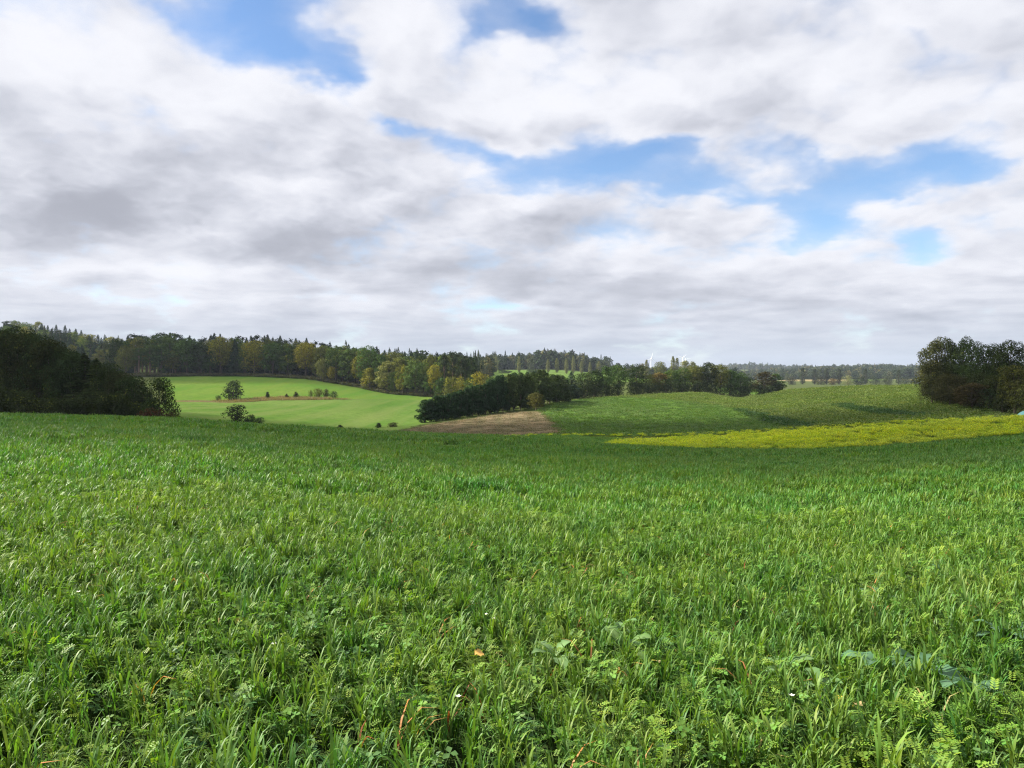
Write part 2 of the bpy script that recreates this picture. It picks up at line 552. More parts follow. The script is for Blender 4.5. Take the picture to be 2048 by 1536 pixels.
M_BARE = ground_mat('harrowed_soil', (0.175, 0.132, 0.078), (0.205, 0.166, 0.098), (0.138, 0.104, 0.062), 0.05, 1.1, 0.9, (R(-68), 0.45, (0.130, 0.124, 0.062), 0.6))
M_HILL_A = ground_mat('dense_crop', (0.072, 0.134, 0.025), (0.086, 0.148, 0.028), (0.060, 0.110, 0.022), 0.03, 0.9, 0.6)
M_HILL_B = ground_mat('coarse_crop', (0.074, 0.128, 0.023), (0.090, 0.136, 0.028), (0.056, 0.098, 0.021), 0.05, 0.6, 0.9)
M_LUSH = ground_mat('dark_green_strip', (0.030, 0.070, 0.022), (0.036, 0.078, 0.024), (0.028, 0.060, 0.018), 0.06, 0.9, 0.7)  # strips of darker green than the fields on either side
M_FLOWER = ground_mat('flower_ground', (0.080, 0.110, 0.018), (0.10, 0.12, 0.015), (0.06, 0.09, 0.018), 0.15, 1.6, 0.8)
M_FAR = ground_mat('far_pasture', (0.085, 0.150, 0.030), (0.10, 0.155, 0.036), (0.080, 0.125, 0.030), 0.01, 0.1, 0.2)
M_TAN = ground_mat('stubble_field', (0.25, 0.20, 0.10), (0.20, 0.17, 0.08), (0.17, 0.15, 0.07), 0.01, 0.1, 0.2)


def hits(pts, **kw):
    return [ground_hit(a, b, **kw) for a, b in pts]


Z_FLOWER = hits([(1212, 893), (1300, 884), (1450, 874), (1600, 868), (1700, 863), (1850, 852), (1960, 844), (2048, 839), (2200, 829)], y0=60) + \
    hits([(2200, 858), (2048, 872), (1960, 880), (1850, 890), (1700, 900), (1560, 903), (1450, 902), (1330, 899), (1250, 896)], y0=60)
Z_FLOWER2 = hits([(940, 876), (1100, 875), (1250, 874.5), (1450, 871), (1600, 862), (1750, 853), (1900, 844), (2010, 838.5)], y0=110) + \
    hits([(2010, 837), (1900, 841.5), (1750, 850), (1600, 858.5), (1450, 867), (1250, 871.5), (1100, 872), (940, 873.5)], y0=110)
Z_BARE = hits([(760, 868), (800, 862), (850, 850.5), (960, 834), (1010, 826), (1080, 822), (1098, 836), (1114, 850), (1129, 872), (1000, 876.5), (900, 873)], y0=110)
Z_LUSH = hits([(1470, 817), (1530, 829), (1580, 843), (1625, 852), (1600, 857), (1545, 848), (1500, 832)], y0=110)
Z_DARK_GREEN2 = hits([(1655, 806), (1720, 813), (1800, 824), (1860, 833), (1830, 836), (1760, 829), (1700, 820)], y0=110)
# the two crops on the slope meet along the dark green strip; the nearer one is the dense one
sl = hits([(1129, 873), (1300, 873), (1450, 869), (1570, 860), (1625, 853), (1575, 842), (1510, 826), (1440, 812), (1370, 803), (1290, 797), (1215, 796), (1160, 800), (1100, 808), (1078, 822), (1098, 836), (1114, 850)], y0=112)
Z_HILL_A = sl
Z_HILL_B = hits([(1100, 873), (1450, 868.5), (1600, 860.5), (1750, 851.5), (1900, 843), (2020, 838.5), (2035, 832), (1950, 815), (1880, 800), (1862, 782), (1850, 770.5), (1750, 772.5), (1600, 779.5), (1520, 793), (1490, 797), (1440, 793), (1400, 786), (1330, 788), (1250, 793), (1160, 799), (1090, 812)], y0=112)
xs, ys = place(330, 456)
Z_MEADOW = [place(320, 440), place(330, 456), place(470, 458), place(600, 446), place(700, 426), place(800, 396), place(880, 380), place(960, 350), place(900, 300)] + \
    hits([(850, 800), (790, 799), (690, 799), (640, 800), (560, 800), (500, 803), (420, 803), (340, 805)], y0=240)
Z_MEADOW2 = hits([(340, 805), (420, 803.2), (500, 803.2), (560, 800.2), (690, 799.2), (790, 799.2), (850, 800.2)], y0=240) + [place(900, 300), place(905, 215), place(840, 196), place(800, 172), place(770, 150),
    place(700, 118), place(600, 108), place(450, 104), place(330, 100), place(300, 130), place(250, 240)]
Z_REED = hits([(345, 800.5), (420, 801), (500, 799), (530, 795.5), (590, 794.5), (680, 798), (700, 799.8), (620, 800), (540, 801), (500, 804), (450, 806), (400, 804), (345, 803.5)], y0=240)
Z_CROP = [(-400, -60), (400, -60), (400, 60)] + [place(2400, 92), place(2048, 93), place(1850, 95), place(1600, 98), place(1400, 101), place(1250, 104), place(1240, 122), place(1100, 132), place(930, 137), place(860, 138), place(770, 140), place(700, 116), place(600, 106), place(450, 102), place(330, 98), place(200, 98), place(0, 98), place(-300, 100), (-400, 100)]
Z_FAR1 = [place(930, 690), place(1000, 640), place(1300, 600), place(1420, 620), place(1400, 760), place(1290, 800), place(1200, 905), place(1080, 900), place(975, 890)]
Z_TAN = [place(1560, 980), place(1700, 980), place(1690, 1120), place(1560, 1120)]
Z_TAN2 = [place(1790, 1010), place(1830, 1010), place(1830, 1130), place(1790, 1130)]
Z_FAR2 = [place(1690, 1000), place(1780, 1000), place(1780, 1100), place(1690, 1100)]
Z_FAR3 = [place(1440, 370), place(1640, 380), place(1640, 620), place(1430, 600)]

GV, GT = polar_grid()
rest = GT
FIELDS = []
for nm, poly, mat, rg in (('flower_field', Z_FLOWER, M_FLOWER, 0.5), ('flower_margin', Z_FLOWER2, M_FLOWER, 0.2), ('harrowed_field', Z_BARE, M_BARE, 0.3),
                          ('dark_green_strip', Z_LUSH, M_LUSH, 0.8), ('dark_green_strip', Z_DARK_GREEN2, M_LUSH, 0.8), ('sloping_field', Z_HILL_A, M_HILL_A, 0.5), ('hillside_field', Z_HILL_B, M_HILL_B, 0.5),
                          ('reed_strip', Z_REED, M_REED, 0.6), ('upper_meadow', Z_MEADOW, M_MEADOW, 0.5), ('lower_meadow', Z_MEADOW2, M_MEADOW2, 0.5),
                          ('crop_field', Z_CROP, M_CROP, 0.5), ('far_pasture', Z_FAR1, M_FAR, 2.0), ('stubble_field', Z_TAN, M_TAN, 2.0), ('stubble_field', Z_TAN2, M_TAN, 2.0),
                          ('far_pasture', Z_FAR2, M_FAR, 2.0), ('far_pasture', Z_FAR3, M_HILL_A, 1.0), ('ground', None, M_GRASS, 0)):
    if poly is None:
        ins = rest
    else:
        d = sdf(poly, GV, rg)
        GV, ins, rest = cut(GV, rest, d)
    FIELDS.append((nm, ins, mat))
GZ = height(GV[:, 0], GV[:, 1])
G3 = np.column_stack([GV, GZ])
for nm, ins, mat in FIELDS:
    if not len(ins):
        print('EMPTY', nm); continue
    used, inv = np.unique(ins, return_inverse=True)
    obj(nm, mesh_from(nm, G3[used], inv.reshape(-1, 3), mat), kind='structure')

# ------------------------------------------------------------------ foliage and bark
def foliage_mat(name, autumn=(0.30, 0.215, 0.032), trans=0.25):
    """Leaf colour from the object's own colour; its alpha says how far the crown has turned."""
    m, nt = new_mat(name)
    oi = node(nt, 'ShaderNodeObjectInfo')
    g = node(nt, 'ShaderNodeNewGeometry')
    isl = X(nt, g.outputs['Random Per Island'])
    n1 = noise(nt, g.outputs['Position'], 0.22, 3.0, 0.6)
    n2 = noise(nt, g.outputs['Position'], 0.9, 2.0, 0.5)
    val = 0.55 + isl * 0.55 + (n1 - 0.5) * 0.7 + (n2 - 0.5) * 0.5
    hs = node(nt, 'ShaderNodeHueSaturation')
    nt.links.new(oi.outputs['Color'], hs.inputs['Color'])
    plug(nt, 0.49 + isl * 0.03, hs.inputs['Hue'])
    plug(nt, val, hs.inputs['Value'])
    turn = (X(nt, oi.outputs['Alpha']) * 1.5 - 0.30 + (n1 - 0.5) * 2.2 + (isl - 0.5) * 0.6).smooth(0.15, 0.75)
    aut = mixc(nt, isl, autumn, (autumn[0] * 0.8, autumn[1] * 1.15, autumn[2]))
    col = mixc(nt, turn * 0.85, hs.outputs[0], aut)
    d = node(nt, 'ShaderNodeBsdfDiffuse')
    nt.links.new(col, d.inputs[0])
    t = node(nt, 'ShaderNodeBsdfTranslucent')
    nt.links.new(mixc(nt, 1.0, col, (1.15, 1.25, 0.55), 'MULTIPLY'), t.inputs[0])
    mx = node(nt, 'ShaderNodeMixShader')
    mx.inputs[0].default_value = trans
    nt.links.new(d.outputs[0], mx.inputs[1]); nt.links.new(t.outputs[0], mx.inputs[2])
    out(nt, mx.outputs[0])
    return m


def simple_mat(name, c, rough=0.8, var=0.3, scale=2.0, spec=0.3):
    m, nt = new_mat(name)
    g = node(nt, 'ShaderNodeNewGeometry')
    n1 = noise(nt, g.outputs['Position'], scale, 4.0, 0.6)
    col = mixc(nt, n1, tuple(k * (1 - var) for k in c), tuple(min(1, k * (1 + var)) for k in c))
    b = node(nt, 'ShaderNodeBsdfPrincipled')
    nt.links.new(col, b.inputs['Base Color'])
    b.inputs['Roughness'].default_value = rough
    b.inputs['Specular IOR Level'].default_value = spec
    out(nt, b.outputs[0])
    return m


M_LEAF = foliage_mat('foliage')
M_NEEDLE = foliage_mat('needles', (0.16, 0.14, 0.03), 0.10)
M_BARK = simple_mat('bark', (0.085, 0.068, 0.050), 0.9, 0.4, 3.0)
M_PINEBARK = simple_mat('pine_bark', (0.17, 0.115, 0.080), 0.9, 0.4, 2.0)


# ------------------------------------------------------------------ tree shapes (built once, 1 unit = 1 m, base at the origin)
def leaf_quads(cen, nor, size, rg, aspect=0.75):
    """Ragged four-cornered leaf sprays at cen, facing roughly nor."""
    n = len(cen)
    nor = nor + rg.normal(0, 0.55, (n, 3))
    nor /= np.linalg.norm(nor, axis=1, keepdims=True) + 1e-9
    ref = rg.normal(0, 1, (n, 3))
    a = np.cross(nor, ref); a /= np.linalg.norm(a, axis=1, keepdims=True) + 1e-9
    b = np.cross(nor, a)
    s = (size * rg.uniform(0.6, 1.35, n))[:, None]
    q = []
    for ca, cb in ((-1, -0.2), (0.1, -1), (1, 0.25), (-0.15, 1)):
        q.append(cen + a * s * (ca + rg.uniform(-0.3, 0.3, (n, 1))) * 0.6 + b * s * (cb + rg.uniform(-0.3, 0.3, (n, 1))) * 0.6 * aspect
                 + nor * s * rg.uniform(-0.12, 0.12, (n, 1)))
    v = np.stack(q, 1).reshape(-1, 3)
    f = np.arange(4 * n).reshape(-1, 4)
    return v, f


def tube(path, rad, k=6):
    path = np.asarray(path, float)
    v, f = [], []
    for i, (p, r_) in enumerate(zip(path, rad)):
        t = path[min(i + 1, len(path) - 1)] - path[max(i - 1, 0)]
        t /= np.linalg.norm(t) + 1e-9
        a = np.cross(t, (0.3, 1, 0.1)); a /= np.linalg.norm(a) + 1e-9
        b = np.cross(t, a)
        for j in range(k):
            an = 2 * math.pi * j / k
            v.append(p + r_ * (math.cos(an) * a + math.sin(an) * b))
    for i in range(len(path) - 1):
        for j in range(k):
            f.append((i * k + j, i * k + (j + 1) % k, (i + 1) * k + (j + 1) % k, (i + 1) * k + j))
    return np.array(v), np.array(f)


def join(parts):
    vs, fs, o = [], [], 0
    for v, f in parts:
        vs.append(v); fs.append(f + o); o += len(v)
    return np.vstack(vs), np.vstack(fs)


def broadleaf(seed, H=20.0, base=0.16, rad=0.30, n=3000, leaf=0.50, lobes=22, top=1.0, cone=0.0):
    """Tapered trunk with limbs reaching into a crown of many uneven lobes."""
    rg = np.random.default_rng(seed)
    Rr = H * rad
    zc, hz = H * (base + 1) / 2, H * (1 - base) / 2
    L = []
    for i in range(lobes):
        u = i / max(lobes - 1, 1)
        zz = -0.92 + 1.80 * u + rg.uniform(-0.1, 0.1)
        prof_ = math.sqrt(max(0.05, 1 - abs(zz) ** 2.3)) * (1.0 if zz < 0 else 1 - 0.12 * zz * top)
        prof_ *= 1 - cone * max(0.0, (zz + 0.6) / 1.6)
        an = i * 2.399 + rg.uniform(-0.5, 0.5)
        rr = Rr * prof_ * rg.uniform(0.50, 0.86)
        L.append((rr * math.cos(an), rr * math.sin(an), zc + zz * hz * 0.86, Rr * rg.uniform(0.26, 0.46) * (1 - 0.75 * cone * max(0.0, (zz + 0.6) / 1.6))))
    L.append((0, 0, zc + hz * 0.72, Rr * 0.38 * (1 - 0.6 * cone))); L.append((0, 0, zc, Rr * 0.55))
    L = np.array(L)
    w = L[:, 3] ** 2; w /= w.sum()
    pick = rg.choice(len(L), n, p=w)
    d = rg.normal(0, 1, (n, 3)); d[:, 2] += 0.25
    d /= np.linalg.norm(d, axis=1, keepdims=True)
    rr = (L[pick, 3] * rg.uniform(0.45, 1.08, n) ** 0.6)[:, None]
    cen = L[pick, :3] + d * rr * np.array([1.1, 1.1, 0.85])
    cen[:, 2] = np.maximum(cen[:, 2], leaf * 0.3)
    out_ = cen - np.array([0, 0, zc * 0.92]); out_ /= np.linalg.norm(out_, axis=1, keepdims=True) + 1e-9
    crown = leaf_quads(cen, d * 0.75 + out_ * 0.5 + np.array([0, 0, 0.25]), leaf, rg)
    tr = H * 0.018
    path = [(0, 0, -0.4), (0, 0, H * base * 0.6), (rg.uniform(-.1, .1) * Rr, rg.uniform(-.1, .1) * Rr, H * 0.45), (rg.uniform(-.15, .15) * Rr, rg.uniform(-.15, .15) * Rr, H * 0.80)]
    parts = [tube(path, [tr * 1.5, tr, tr * 0.7, tr * 0.15])]
    for i in range(7):
        l = L[rg.integers(len(L))]
        z0 = min(H * (base + 0.05) + rg.uniform(0, 0.25) * H, l[2] * 0.85)
        p0 = np.array((0, 0, z0)); p2 = l[:3]
        parts.append(tube([p0, (p0 + p2) / 2 + np.array((0, 0, -0.02 * H)), p2], [tr * 0.55, tr * 0.35, tr * 0.08], 4))
    return join(parts), crown


def spruce(seed, H=22.0, rad=0.17, base=0.06, whorls=30):
    rg = np.random.default_rng(seed)
    cs, parts = [], []
    V, F, o = [], [], 0
    for i in range(whorls):
        u = i / (whorls - 1)
        z = H * (base + (0.985 - base) * u)
        ln = H * rad * (1 - u) ** 0.70 * rg.uniform(0.85, 1.1) + 0.25
        nb = 9 if u < 0.8 else 6
        for j in range(nb):
            an = 2 * math.pi * (j + rg.uniform(-0.3, 0.3)) / nb + i * 0.7
            L_ = ln * rg.uniform(0.65, 1.15)
            dr = np.array((math.cos(an), math.sin(an), 0)); sd = np.array((-dr[1], dr[0], 0))
            droop = 0.22 + 0.25 * (1 - u)
            p = [np.array((0, 0, z)), dr * L_ * 0.55 + np.array((0, 0, z - L_ * droop * 0.35)), dr * L_ + np.array((0, 0, z - L_ * droop * 0.75))]
            w = [L_ * 0.05, L_ * 0.26 + 0.1, L_ * 0.05]
            for k in range(3):
                V += [p[k] - sd * w[k] + np.array((0, 0, -0.3 * w[k])), p[k] + np.array((0, 0, 0.12 * L_ if k == 1 else 0)), p[k] + sd * w[k] + np.array((0, 0, -0.3 * w[k]))]
            for k in range(2):
                q = o + k * 3
                F += [(q, q + 1, q + 4, q + 3), (q + 1, q + 2, q + 5, q + 4)]
            o += 9
    V = np.array(V) + rg.normal(0, 0.06, (len(V), 3))
    crown = (V, np.array(F))
    ext = rg.uniform(0, 1, (700, 1)); an = rg.uniform(0, 2 * math.pi, (700, 1))
    rr = H * rad * (1 - ext) ** 0.70 * rg.uniform(0.55, 0.98, (700, 1))
    cen = np.hstack([rr * np.cos(an), rr * np.sin(an), H * (base + (0.97 - base) * ext) - rr * 0.25])
    crown = join([crown, leaf_quads(cen, np.hstack([np.cos(an), np.sin(an), 0.5 + 0 * an]), 0.55, rg, 0.5)])
    tr = H * 0.013
    return tube([(0, 0, -0.4), (0, 0, H * 0.4), (0, 0, H * 0.99)], [tr * 1.4, tr, 0.02]), crown


def pine(seed, H=22.0):
    """Tall bare stem, the crown only in its upper part, in flat tufts."""
    rg = np.random.default_rng(seed)
    cs, ds, parts = [], [], []
    tr = H * 0.013
    parts.append(tube([(0, 0, -0.4), (0.1, 0, H * 0.35), (0.25, 0.1, H * 0.7), (0.2, 0, H * 0.95)], [tr * 1.3, tr, tr * 0.75, tr * 0.2]))
    for i in range(17):
        u = rg.uniform(0.50, 0.97)
        an = i * 2.4 + rg.uniform(-0.4, 0.4)
        ln = H * 0.15 * (1.15 - u) ** 0.6 * rg.uniform(0.5, 1.15)
        p = np.array((math.cos(an) * ln, math.sin(an) * ln, H * u + ln * 0.15))
        parts.append(tube([(0.2, 0.05, H * (u - 0.04)), p * np.array((.5, .5, 1)), p], [tr * 0.4, tr * 0.25, tr * 0.08], 4))
        m = 95
        d = rg.normal(0, 1, (m, 3)); d /= np.linalg.norm(d, axis=1, keepdims=True)
        cs.append(p + d * np.array((1.25, 1.25, 0.75)) * H * 0.052 * rg.uniform(0.5, 1.1, (m, 1)) * 1.15)
        ds.append(d)
    cs.append(np.array((0.2, 0, H * 0.95)) + rg.normal(0, 0.55, (110, 3))); ds.append(rg.normal(0, 1, (110, 3)))
    return join(parts), leaf_quads(np.vstack(cs), np.vstack(ds) + np.array((0, 0, 0.4)), 0.50, rg, 0.6)


def poplar(seed, H=20.0):
    """A slim upright column that frays at the top."""
    rg = np.random.default_rng(seed)
    n = 1500
    u = rg.uniform(0.06, 1.0, (n, 1))
    an = rg.uniform(0, 2 * math.pi, (n, 1))
    prof_ = np.sin(np.clip(u, 0, 1) ** 0.75 * math.pi * 0.93 + 0.12) ** 0.55
    lump = 1 + 0.22 * np.sin(u * 23 + an * 2) + 0.12 * np.sin(u * 51 - an)
    rr = H * 0.085 * prof_ * lump * rg.uniform(0.35, 1.05, (n, 1)) ** 0.5
    cen = np.hstack([rr * np.cos(an), rr * np.sin(an), H * u])
    crown = leaf_quads(cen, np.hstack([np.cos(an), np.sin(an), 0.4 + 0 * an]), 0.50, rg, 0.6)
    tr = H * 0.014
    return tube([(0, 0, -0.4), (0, 0, H * 0.5), (0, 0, H * 0.93)], [tr * 1.4, tr, 0.03]), crown


def shrub(seed, H=4.0, n=1300, leaf=0.22, wide=0.62):
    return broadleaf(seed, H, -0.02, wide, n, leaf, 16)


SHAPES = {}


def shape(key, builder, bark, leafm):
    t, c = builder
    SHAPES[key] = (mesh_from(key + '_trunk', t[0], t[1], bark), mesh_from(key + '_crown', c[0], c[1], leafm, smooth=False), c[0][:, 2].max(), np.percentile(np.hypot(c[0][:, 0], c[0][:, 1]), 96))


for k in range(5):
    shape('broad%d' % k, broadleaf(100 + k, 20, (0.10, 0.14, 0.08, 0.12, 0.20)[k], (0.27, 0.31, 0.24, 0.34, 0.29)[k], 3400, 0.50, (22, 26, 20, 28, 24)[k]), M_BARK, M_LEAF)
for k in range(3):
    shape('near%d' % k, broadleaf(200 + k, 18, 0.06, (0.30, 0.27, 0.34)[k], 7000, 0.34, 30), M_BARK, M_LEAF)
shape('airy', broadleaf(230, 16, 0.05, 0.26, 8000, 0.32, 30), M_BARK, M_LEAF)
for k in range(3):
    shape('spruce%d' % k, spruce(300 + k, 22, (0.18, 0.20, 0.165)[k], 0.05, 30), M_BARK, M_NEEDLE)
for k in range(2):
    shape('pine%d' % k, pine(400 + k), M_PINEBARK, M_NEEDLE)
shape('poplar0', poplar(500), M_BARK, M_LEAF)
shape('poplar1', poplar(501), M_BARK, M_LEAF)
for k in range(3):
    shape('shrub%d' % k, shrub(600 + k, 4, 1500, 0.22, (0.60, 0.50, 0.72)[k]), M_BARK, M_LEAF)
for k in range(2):
    shape('evergreen%d' % k, broadleaf(700 + k, 11, -0.02, (0.30, 0.27)[k], 4200, 0.33, 26, 1.0, (0.55, 0.75)[k]), M_BARK, M_NEEDLE)
    shape('juniper%d' % k, spruce(720 + k, 4, 0.34, 0.0, 14), M_BARK, M_NEEDLE)


def tree(name, key, x, y, h, w, color, turn, label, category, group=None, trunk_show=True, rot=None, z=None):
    """Empty at the foot, carrying trunk and crown; h total height, w crown width."""
    tm, cm, H, Rc = SHAPES[key]
    root = bpy.data.objects.new(name, None)
    root.empty_display_size = 0.5
    COL.objects.link(root)
    root.location = (x, y, (H1(x, y) if z is None else z) - 0.05)
    root.scale = (w / (2 * Rc), w / (2 * Rc), h / H)
    root.rotation_euler = (0, 0, rng.uniform(0, 6.28) if rot is None else rot)
    root['label'] = label
    root['category'] = category
    if group:
        root['group'] = group
    t = obj('trunk', tm, root)
    c = obj('crown', cm, root)
    c.color = tuple(color) + (turn,)
    return root


ORD = ('first second third fourth fifth sixth seventh eighth ninth tenth eleventh twelfth thirteenth fourteenth fifteenth sixteenth seventeenth eighteenth nineteenth twentieth twenty-first '
       'twenty-second twenty-third twenty-fourth twenty-fifth twenty-sixth twenty-seventh twenty-eighth twenty-ninth thirtieth thirty-first thirty-second thirty-third thirty-fourth thirty-fifth thirty-sixth').split()

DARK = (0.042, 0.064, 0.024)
GREEN = (0.072, 0.12, 0.032)
MID = (0.098, 0.145, 0.04)
OLIVE = (0.13, 0.14, 0.036)
YELLOW = (0.25, 0.215, 0.035)
OCHRE = (0.25, 0.155, 0.035)
PALE = (0.2, 0.205, 0.07)
BROWN = (0.14, 0.095, 0.038)
FIR = (0.032, 0.058, 0.028)
BLUEFIR = (0.052, 0.084, 0.052)
NAMES = {'broad': ('broadleaf_tree', 'tree'), 'near': ('broadleaf_tree', 'tree'), 'airy': ('broadleaf_tree', 'tree'), 'spruce': ('spruce_tree', 'tree'), 'pine': ('pine_tree', 'tree'),
         'poplar': ('poplar_tree', 'tree'), 'shrub': ('shrub', 'shrub'), 'evergreen': ('evergreen_tree', 'tree'), 'juniper': ('small_conifer', 'conifer')}
_cyc = {}


def pick(kind):
    n = {'broad': 5, 'near': 3, 'airy': 1, 'spruce': 3, 'pine': 2, 'poplar': 2, 'shrub': 3, 'evergreen': 2, 'juniper': 2}[kind]
    if n == 1:
        return kind
    _cyc[kind] = (_cyc.get(kind, -1) + 1 + int(rng.integers(0, 2))) % n
    return kind + str(_cyc[kind])


def stand(rows, where, group, count=True):
    """A row of trees given as (column, depth, top row, width in px, kind, colour, turn, look)."""
    rows = sorted(rows)
    for i, (px, Y, top, wpx, kind, colr, turn, look) in enumerate(rows):
        x, y = place(px, Y)
        g = H1(x, y)
        h = max(zat(top, Y) - g, 1.0)
        lab = look + (', %s from left ' % ORD[i] if count else ' ') + where
        nm, cat = NAMES[kind]
        tree(nm, pick(kind), x, y, h, wpx / FOC * Y, colr, turn, lab, cat, group)


# --- the forest edge above the meadow, front row
edge_y = lambda px: float(np.interp(px, (200, 330, 470, 600, 700, 800, 880, 960), (448, 456, 460, 447, 427, 397, 382, 372)))
FR = [(252, 690, 36, 'broad', OLIVE, 0.1, 'grey-green broadleaf tree'), (278, 694, 30, 'pine', MID, 0, 'tall bare-stemmed pine'), (300, 688, 30, 'pine', MID, 0.1, 'tall bare-stemmed pine'),
      (322, 686, 40, 'broad', GREEN, 0.15, 'dull green broadleaf tree'), (345, 700, 36, 'broad', OLIVE, 0.25, 'grey-olive broadleaf tree'), (374, 676, 52, 'broad', GREEN, 0.02, 'broad dark green tree'),
      (398, 684, 46, 'broad', DARK, 0.0, 'very dark green tree'), (420, 692, 34, 'broad', GREEN, 0.05, 'dark green broadleaf tree'), (441, 671, 46, 'broad', OLIVE, 0.45, 'tall green tree with orange-yellow flank'),
      (470, 678, 30, 'spruce', FIR, 0.0, 'slim dark conifer'), (488, 700, 30, 'broad', GREEN, 0.0, 'low dark green tree'), (508, 679, 52, 'broad', OLIVE, 0.55, 'wide olive-orange tree'),
      (545, 684, 46, 'broad', GREEN, 0.0, 'dark green round tree'), (576, 686, 38, 'broad', GREEN, 0.30, 'green tree with a yellow top'), (611, 682, 46, 'broad', YELLOW, 0.35, 'bright yellow-green tree'),
      (642, 690, 34, 'broad', OLIVE, 0.2, 'olive green tree'), (672, 691, 44, 'broad', GREEN, 0.30, 'dark green tree with orange top'), (698, 697, 38, 'broad', MID, 0.15, 'mid green tree'),
      (716, 711, 30, 'broad', OLIVE, 0.50, 'orange-tinged tree'), (737, 690, 48, 'broad', GREEN, 0.0, 'large dark green tree'), (762, 708, 34, 'broad', GREEN, 0.10, 'dark green tree')]
stand([(a, edge_y(a) + 2, b, c * 1.1, d, e_, f, g) for a, b, c, d, e_, f, g in FR], 'along the forest edge by the meadow', 'trees along the forest edge')
FR2 = [(646, 716, 24, 'broad', PALE, 0.1, 'small pale green tree'), (663, 732, 17, 'broad', YELLOW, 0.1, 'small yellow-green sapling'), (739, 734, 32, 'broad', OLIVE, 0.45, 'brownish olive round tree'),
       (774, 721, 48, 'broad', PALE, 0.18, 'pale yellow-green wide tree'), (789, 742, 28, 'broad', MID, 0.0, 'green round tree'), (806, 728, 30, 'broad', OLIVE, 0.45, 'brownish tree'),
       (831, 720, 50, 'broad', MID, 0.08, 'large green round tree'), (861, 746, 30, 'broad', GREEN, 0.0, 'small dense dark green tree'), (868, 728, 28, 'broad', OLIVE, 0.65, 'orange-topped tree'),
       (884, 752, 34, 'shrub', GREEN, 0.15, 'dark olive shrub')]
stand([(a, edge_y(a) - 6, b, c * 1.1, d, e_, f, g) for a, b, c, d, e_, f, g in FR2], 'standing forward at the meadow corner', 'trees standing forward of the forest edge')
PN = [(889, 392, 706), (905, 388, 701), (916, 390, 706), (922, 384, 711), (931, 388, 708), (943, 394, 716)]
stand([(a, y_, t, 22, 'pine', (0.050, 0.070, 0.030), 0.1, 'tall bare-stemmed pine') for a, y_, t in PN], 'in the clump at the forest corner', 'pines at the forest corner')
LS = [(902, 352, 752, 34, OLIVE, 0.3, 'olive shrub'), (924, 356, 750, 36, OLIVE, 0.5, 'brownish shrub'), (945, 350, 757, 34, GREEN, 0.1, 'green shrub'), (962, 346, 742, 42, YELLOW, 0.3, 'yellow-green round shrub'),
      (990, 342, 750, 40, GREEN, 0.2, 'dark green shrub'), (1012, 338, 748, 40, OLIVE, 0.3, 'olive green shrub'), (1034, 336, 744, 40, GREEN, 0.15, 'dull green shrub')]
stand([(a, y_, t, w, 'shrub', c, f, g) for a, y_, t, w, c, f, g in LS], 'behind the evergreen hedge', 'shrubs behind the evergreen hedge')

# --- the forest behind: conifers along the skyline, nobody could tell one from its neighbour
SKY = [(240, 671), (330, 662), (345, 660), (380, 669), (430, 667), (480, 669), (540, 669), (600, 674), (650, 681), (700, 686), (760, 695), (800, 697), (850, 699), (900, 704), (940, 712)]
for px in np.arange(232, 950, 10.5):
    pj = float(px + rng.uniform(-4, 4))
    Y = edge_y(pj) + rng.uniform(28, 60)
    top = np.interp(pj, [a for a, _ in SKY], [b for _, b in SKY]) + rng.uniform(-2, 9)
    kind = 'pine' if (pj < 380 and rng.random() < 0.6) or rng.random() < 0.45 else 'spruce'
    x, y = place(pj, Y)
    g = H1(x, y)
    if kind == 'pine':
        tree('pine_tree', pick('pine'), x, y, zat(top, Y) - g, rng.uniform(24, 32) / FOC * Y, (0.030, 0.050, 0.024), 0.05, 'dark pine crown on the skyline behind the forest edge', 'tree', 'pines on the forest skyline')
    else:
        tree('spruce_tree', pick('spruce'), x, y, zat(top, Y) - g, rng.uniform(30, 40) / FOC * Y, BLUEFIR if rng.random() < .35 else FIR, 0.02, 'dark pointed spruce on the skyline behind the forest edge', 'tree', 'spruces on the forest skyline')
for px in np.arange(236, 950, 17.0):
    pj = float(px + rng.uniform(-6, 6))
    Y = edge_y(pj) + rng.uniform(13, 22)
    top = np.interp(pj, [a for a, _ in SKY], [b for _, b in SKY]) + rng.uniform(4, 18)
    x, y = place(pj, Y)
    tree('broadleaf_tree', pick('broad'), x, y, zat(top, Y) - H1(x, y), rng.uniform(38, 50) / FOC * Y, (DARK, GREEN, MID, OLIVE)[rng.integers(4)], rng.uniform(0, 0.4), 'broadleaf tree half hidden behind the front row of the forest', 'tree', 'trees behind the front row of the forest')
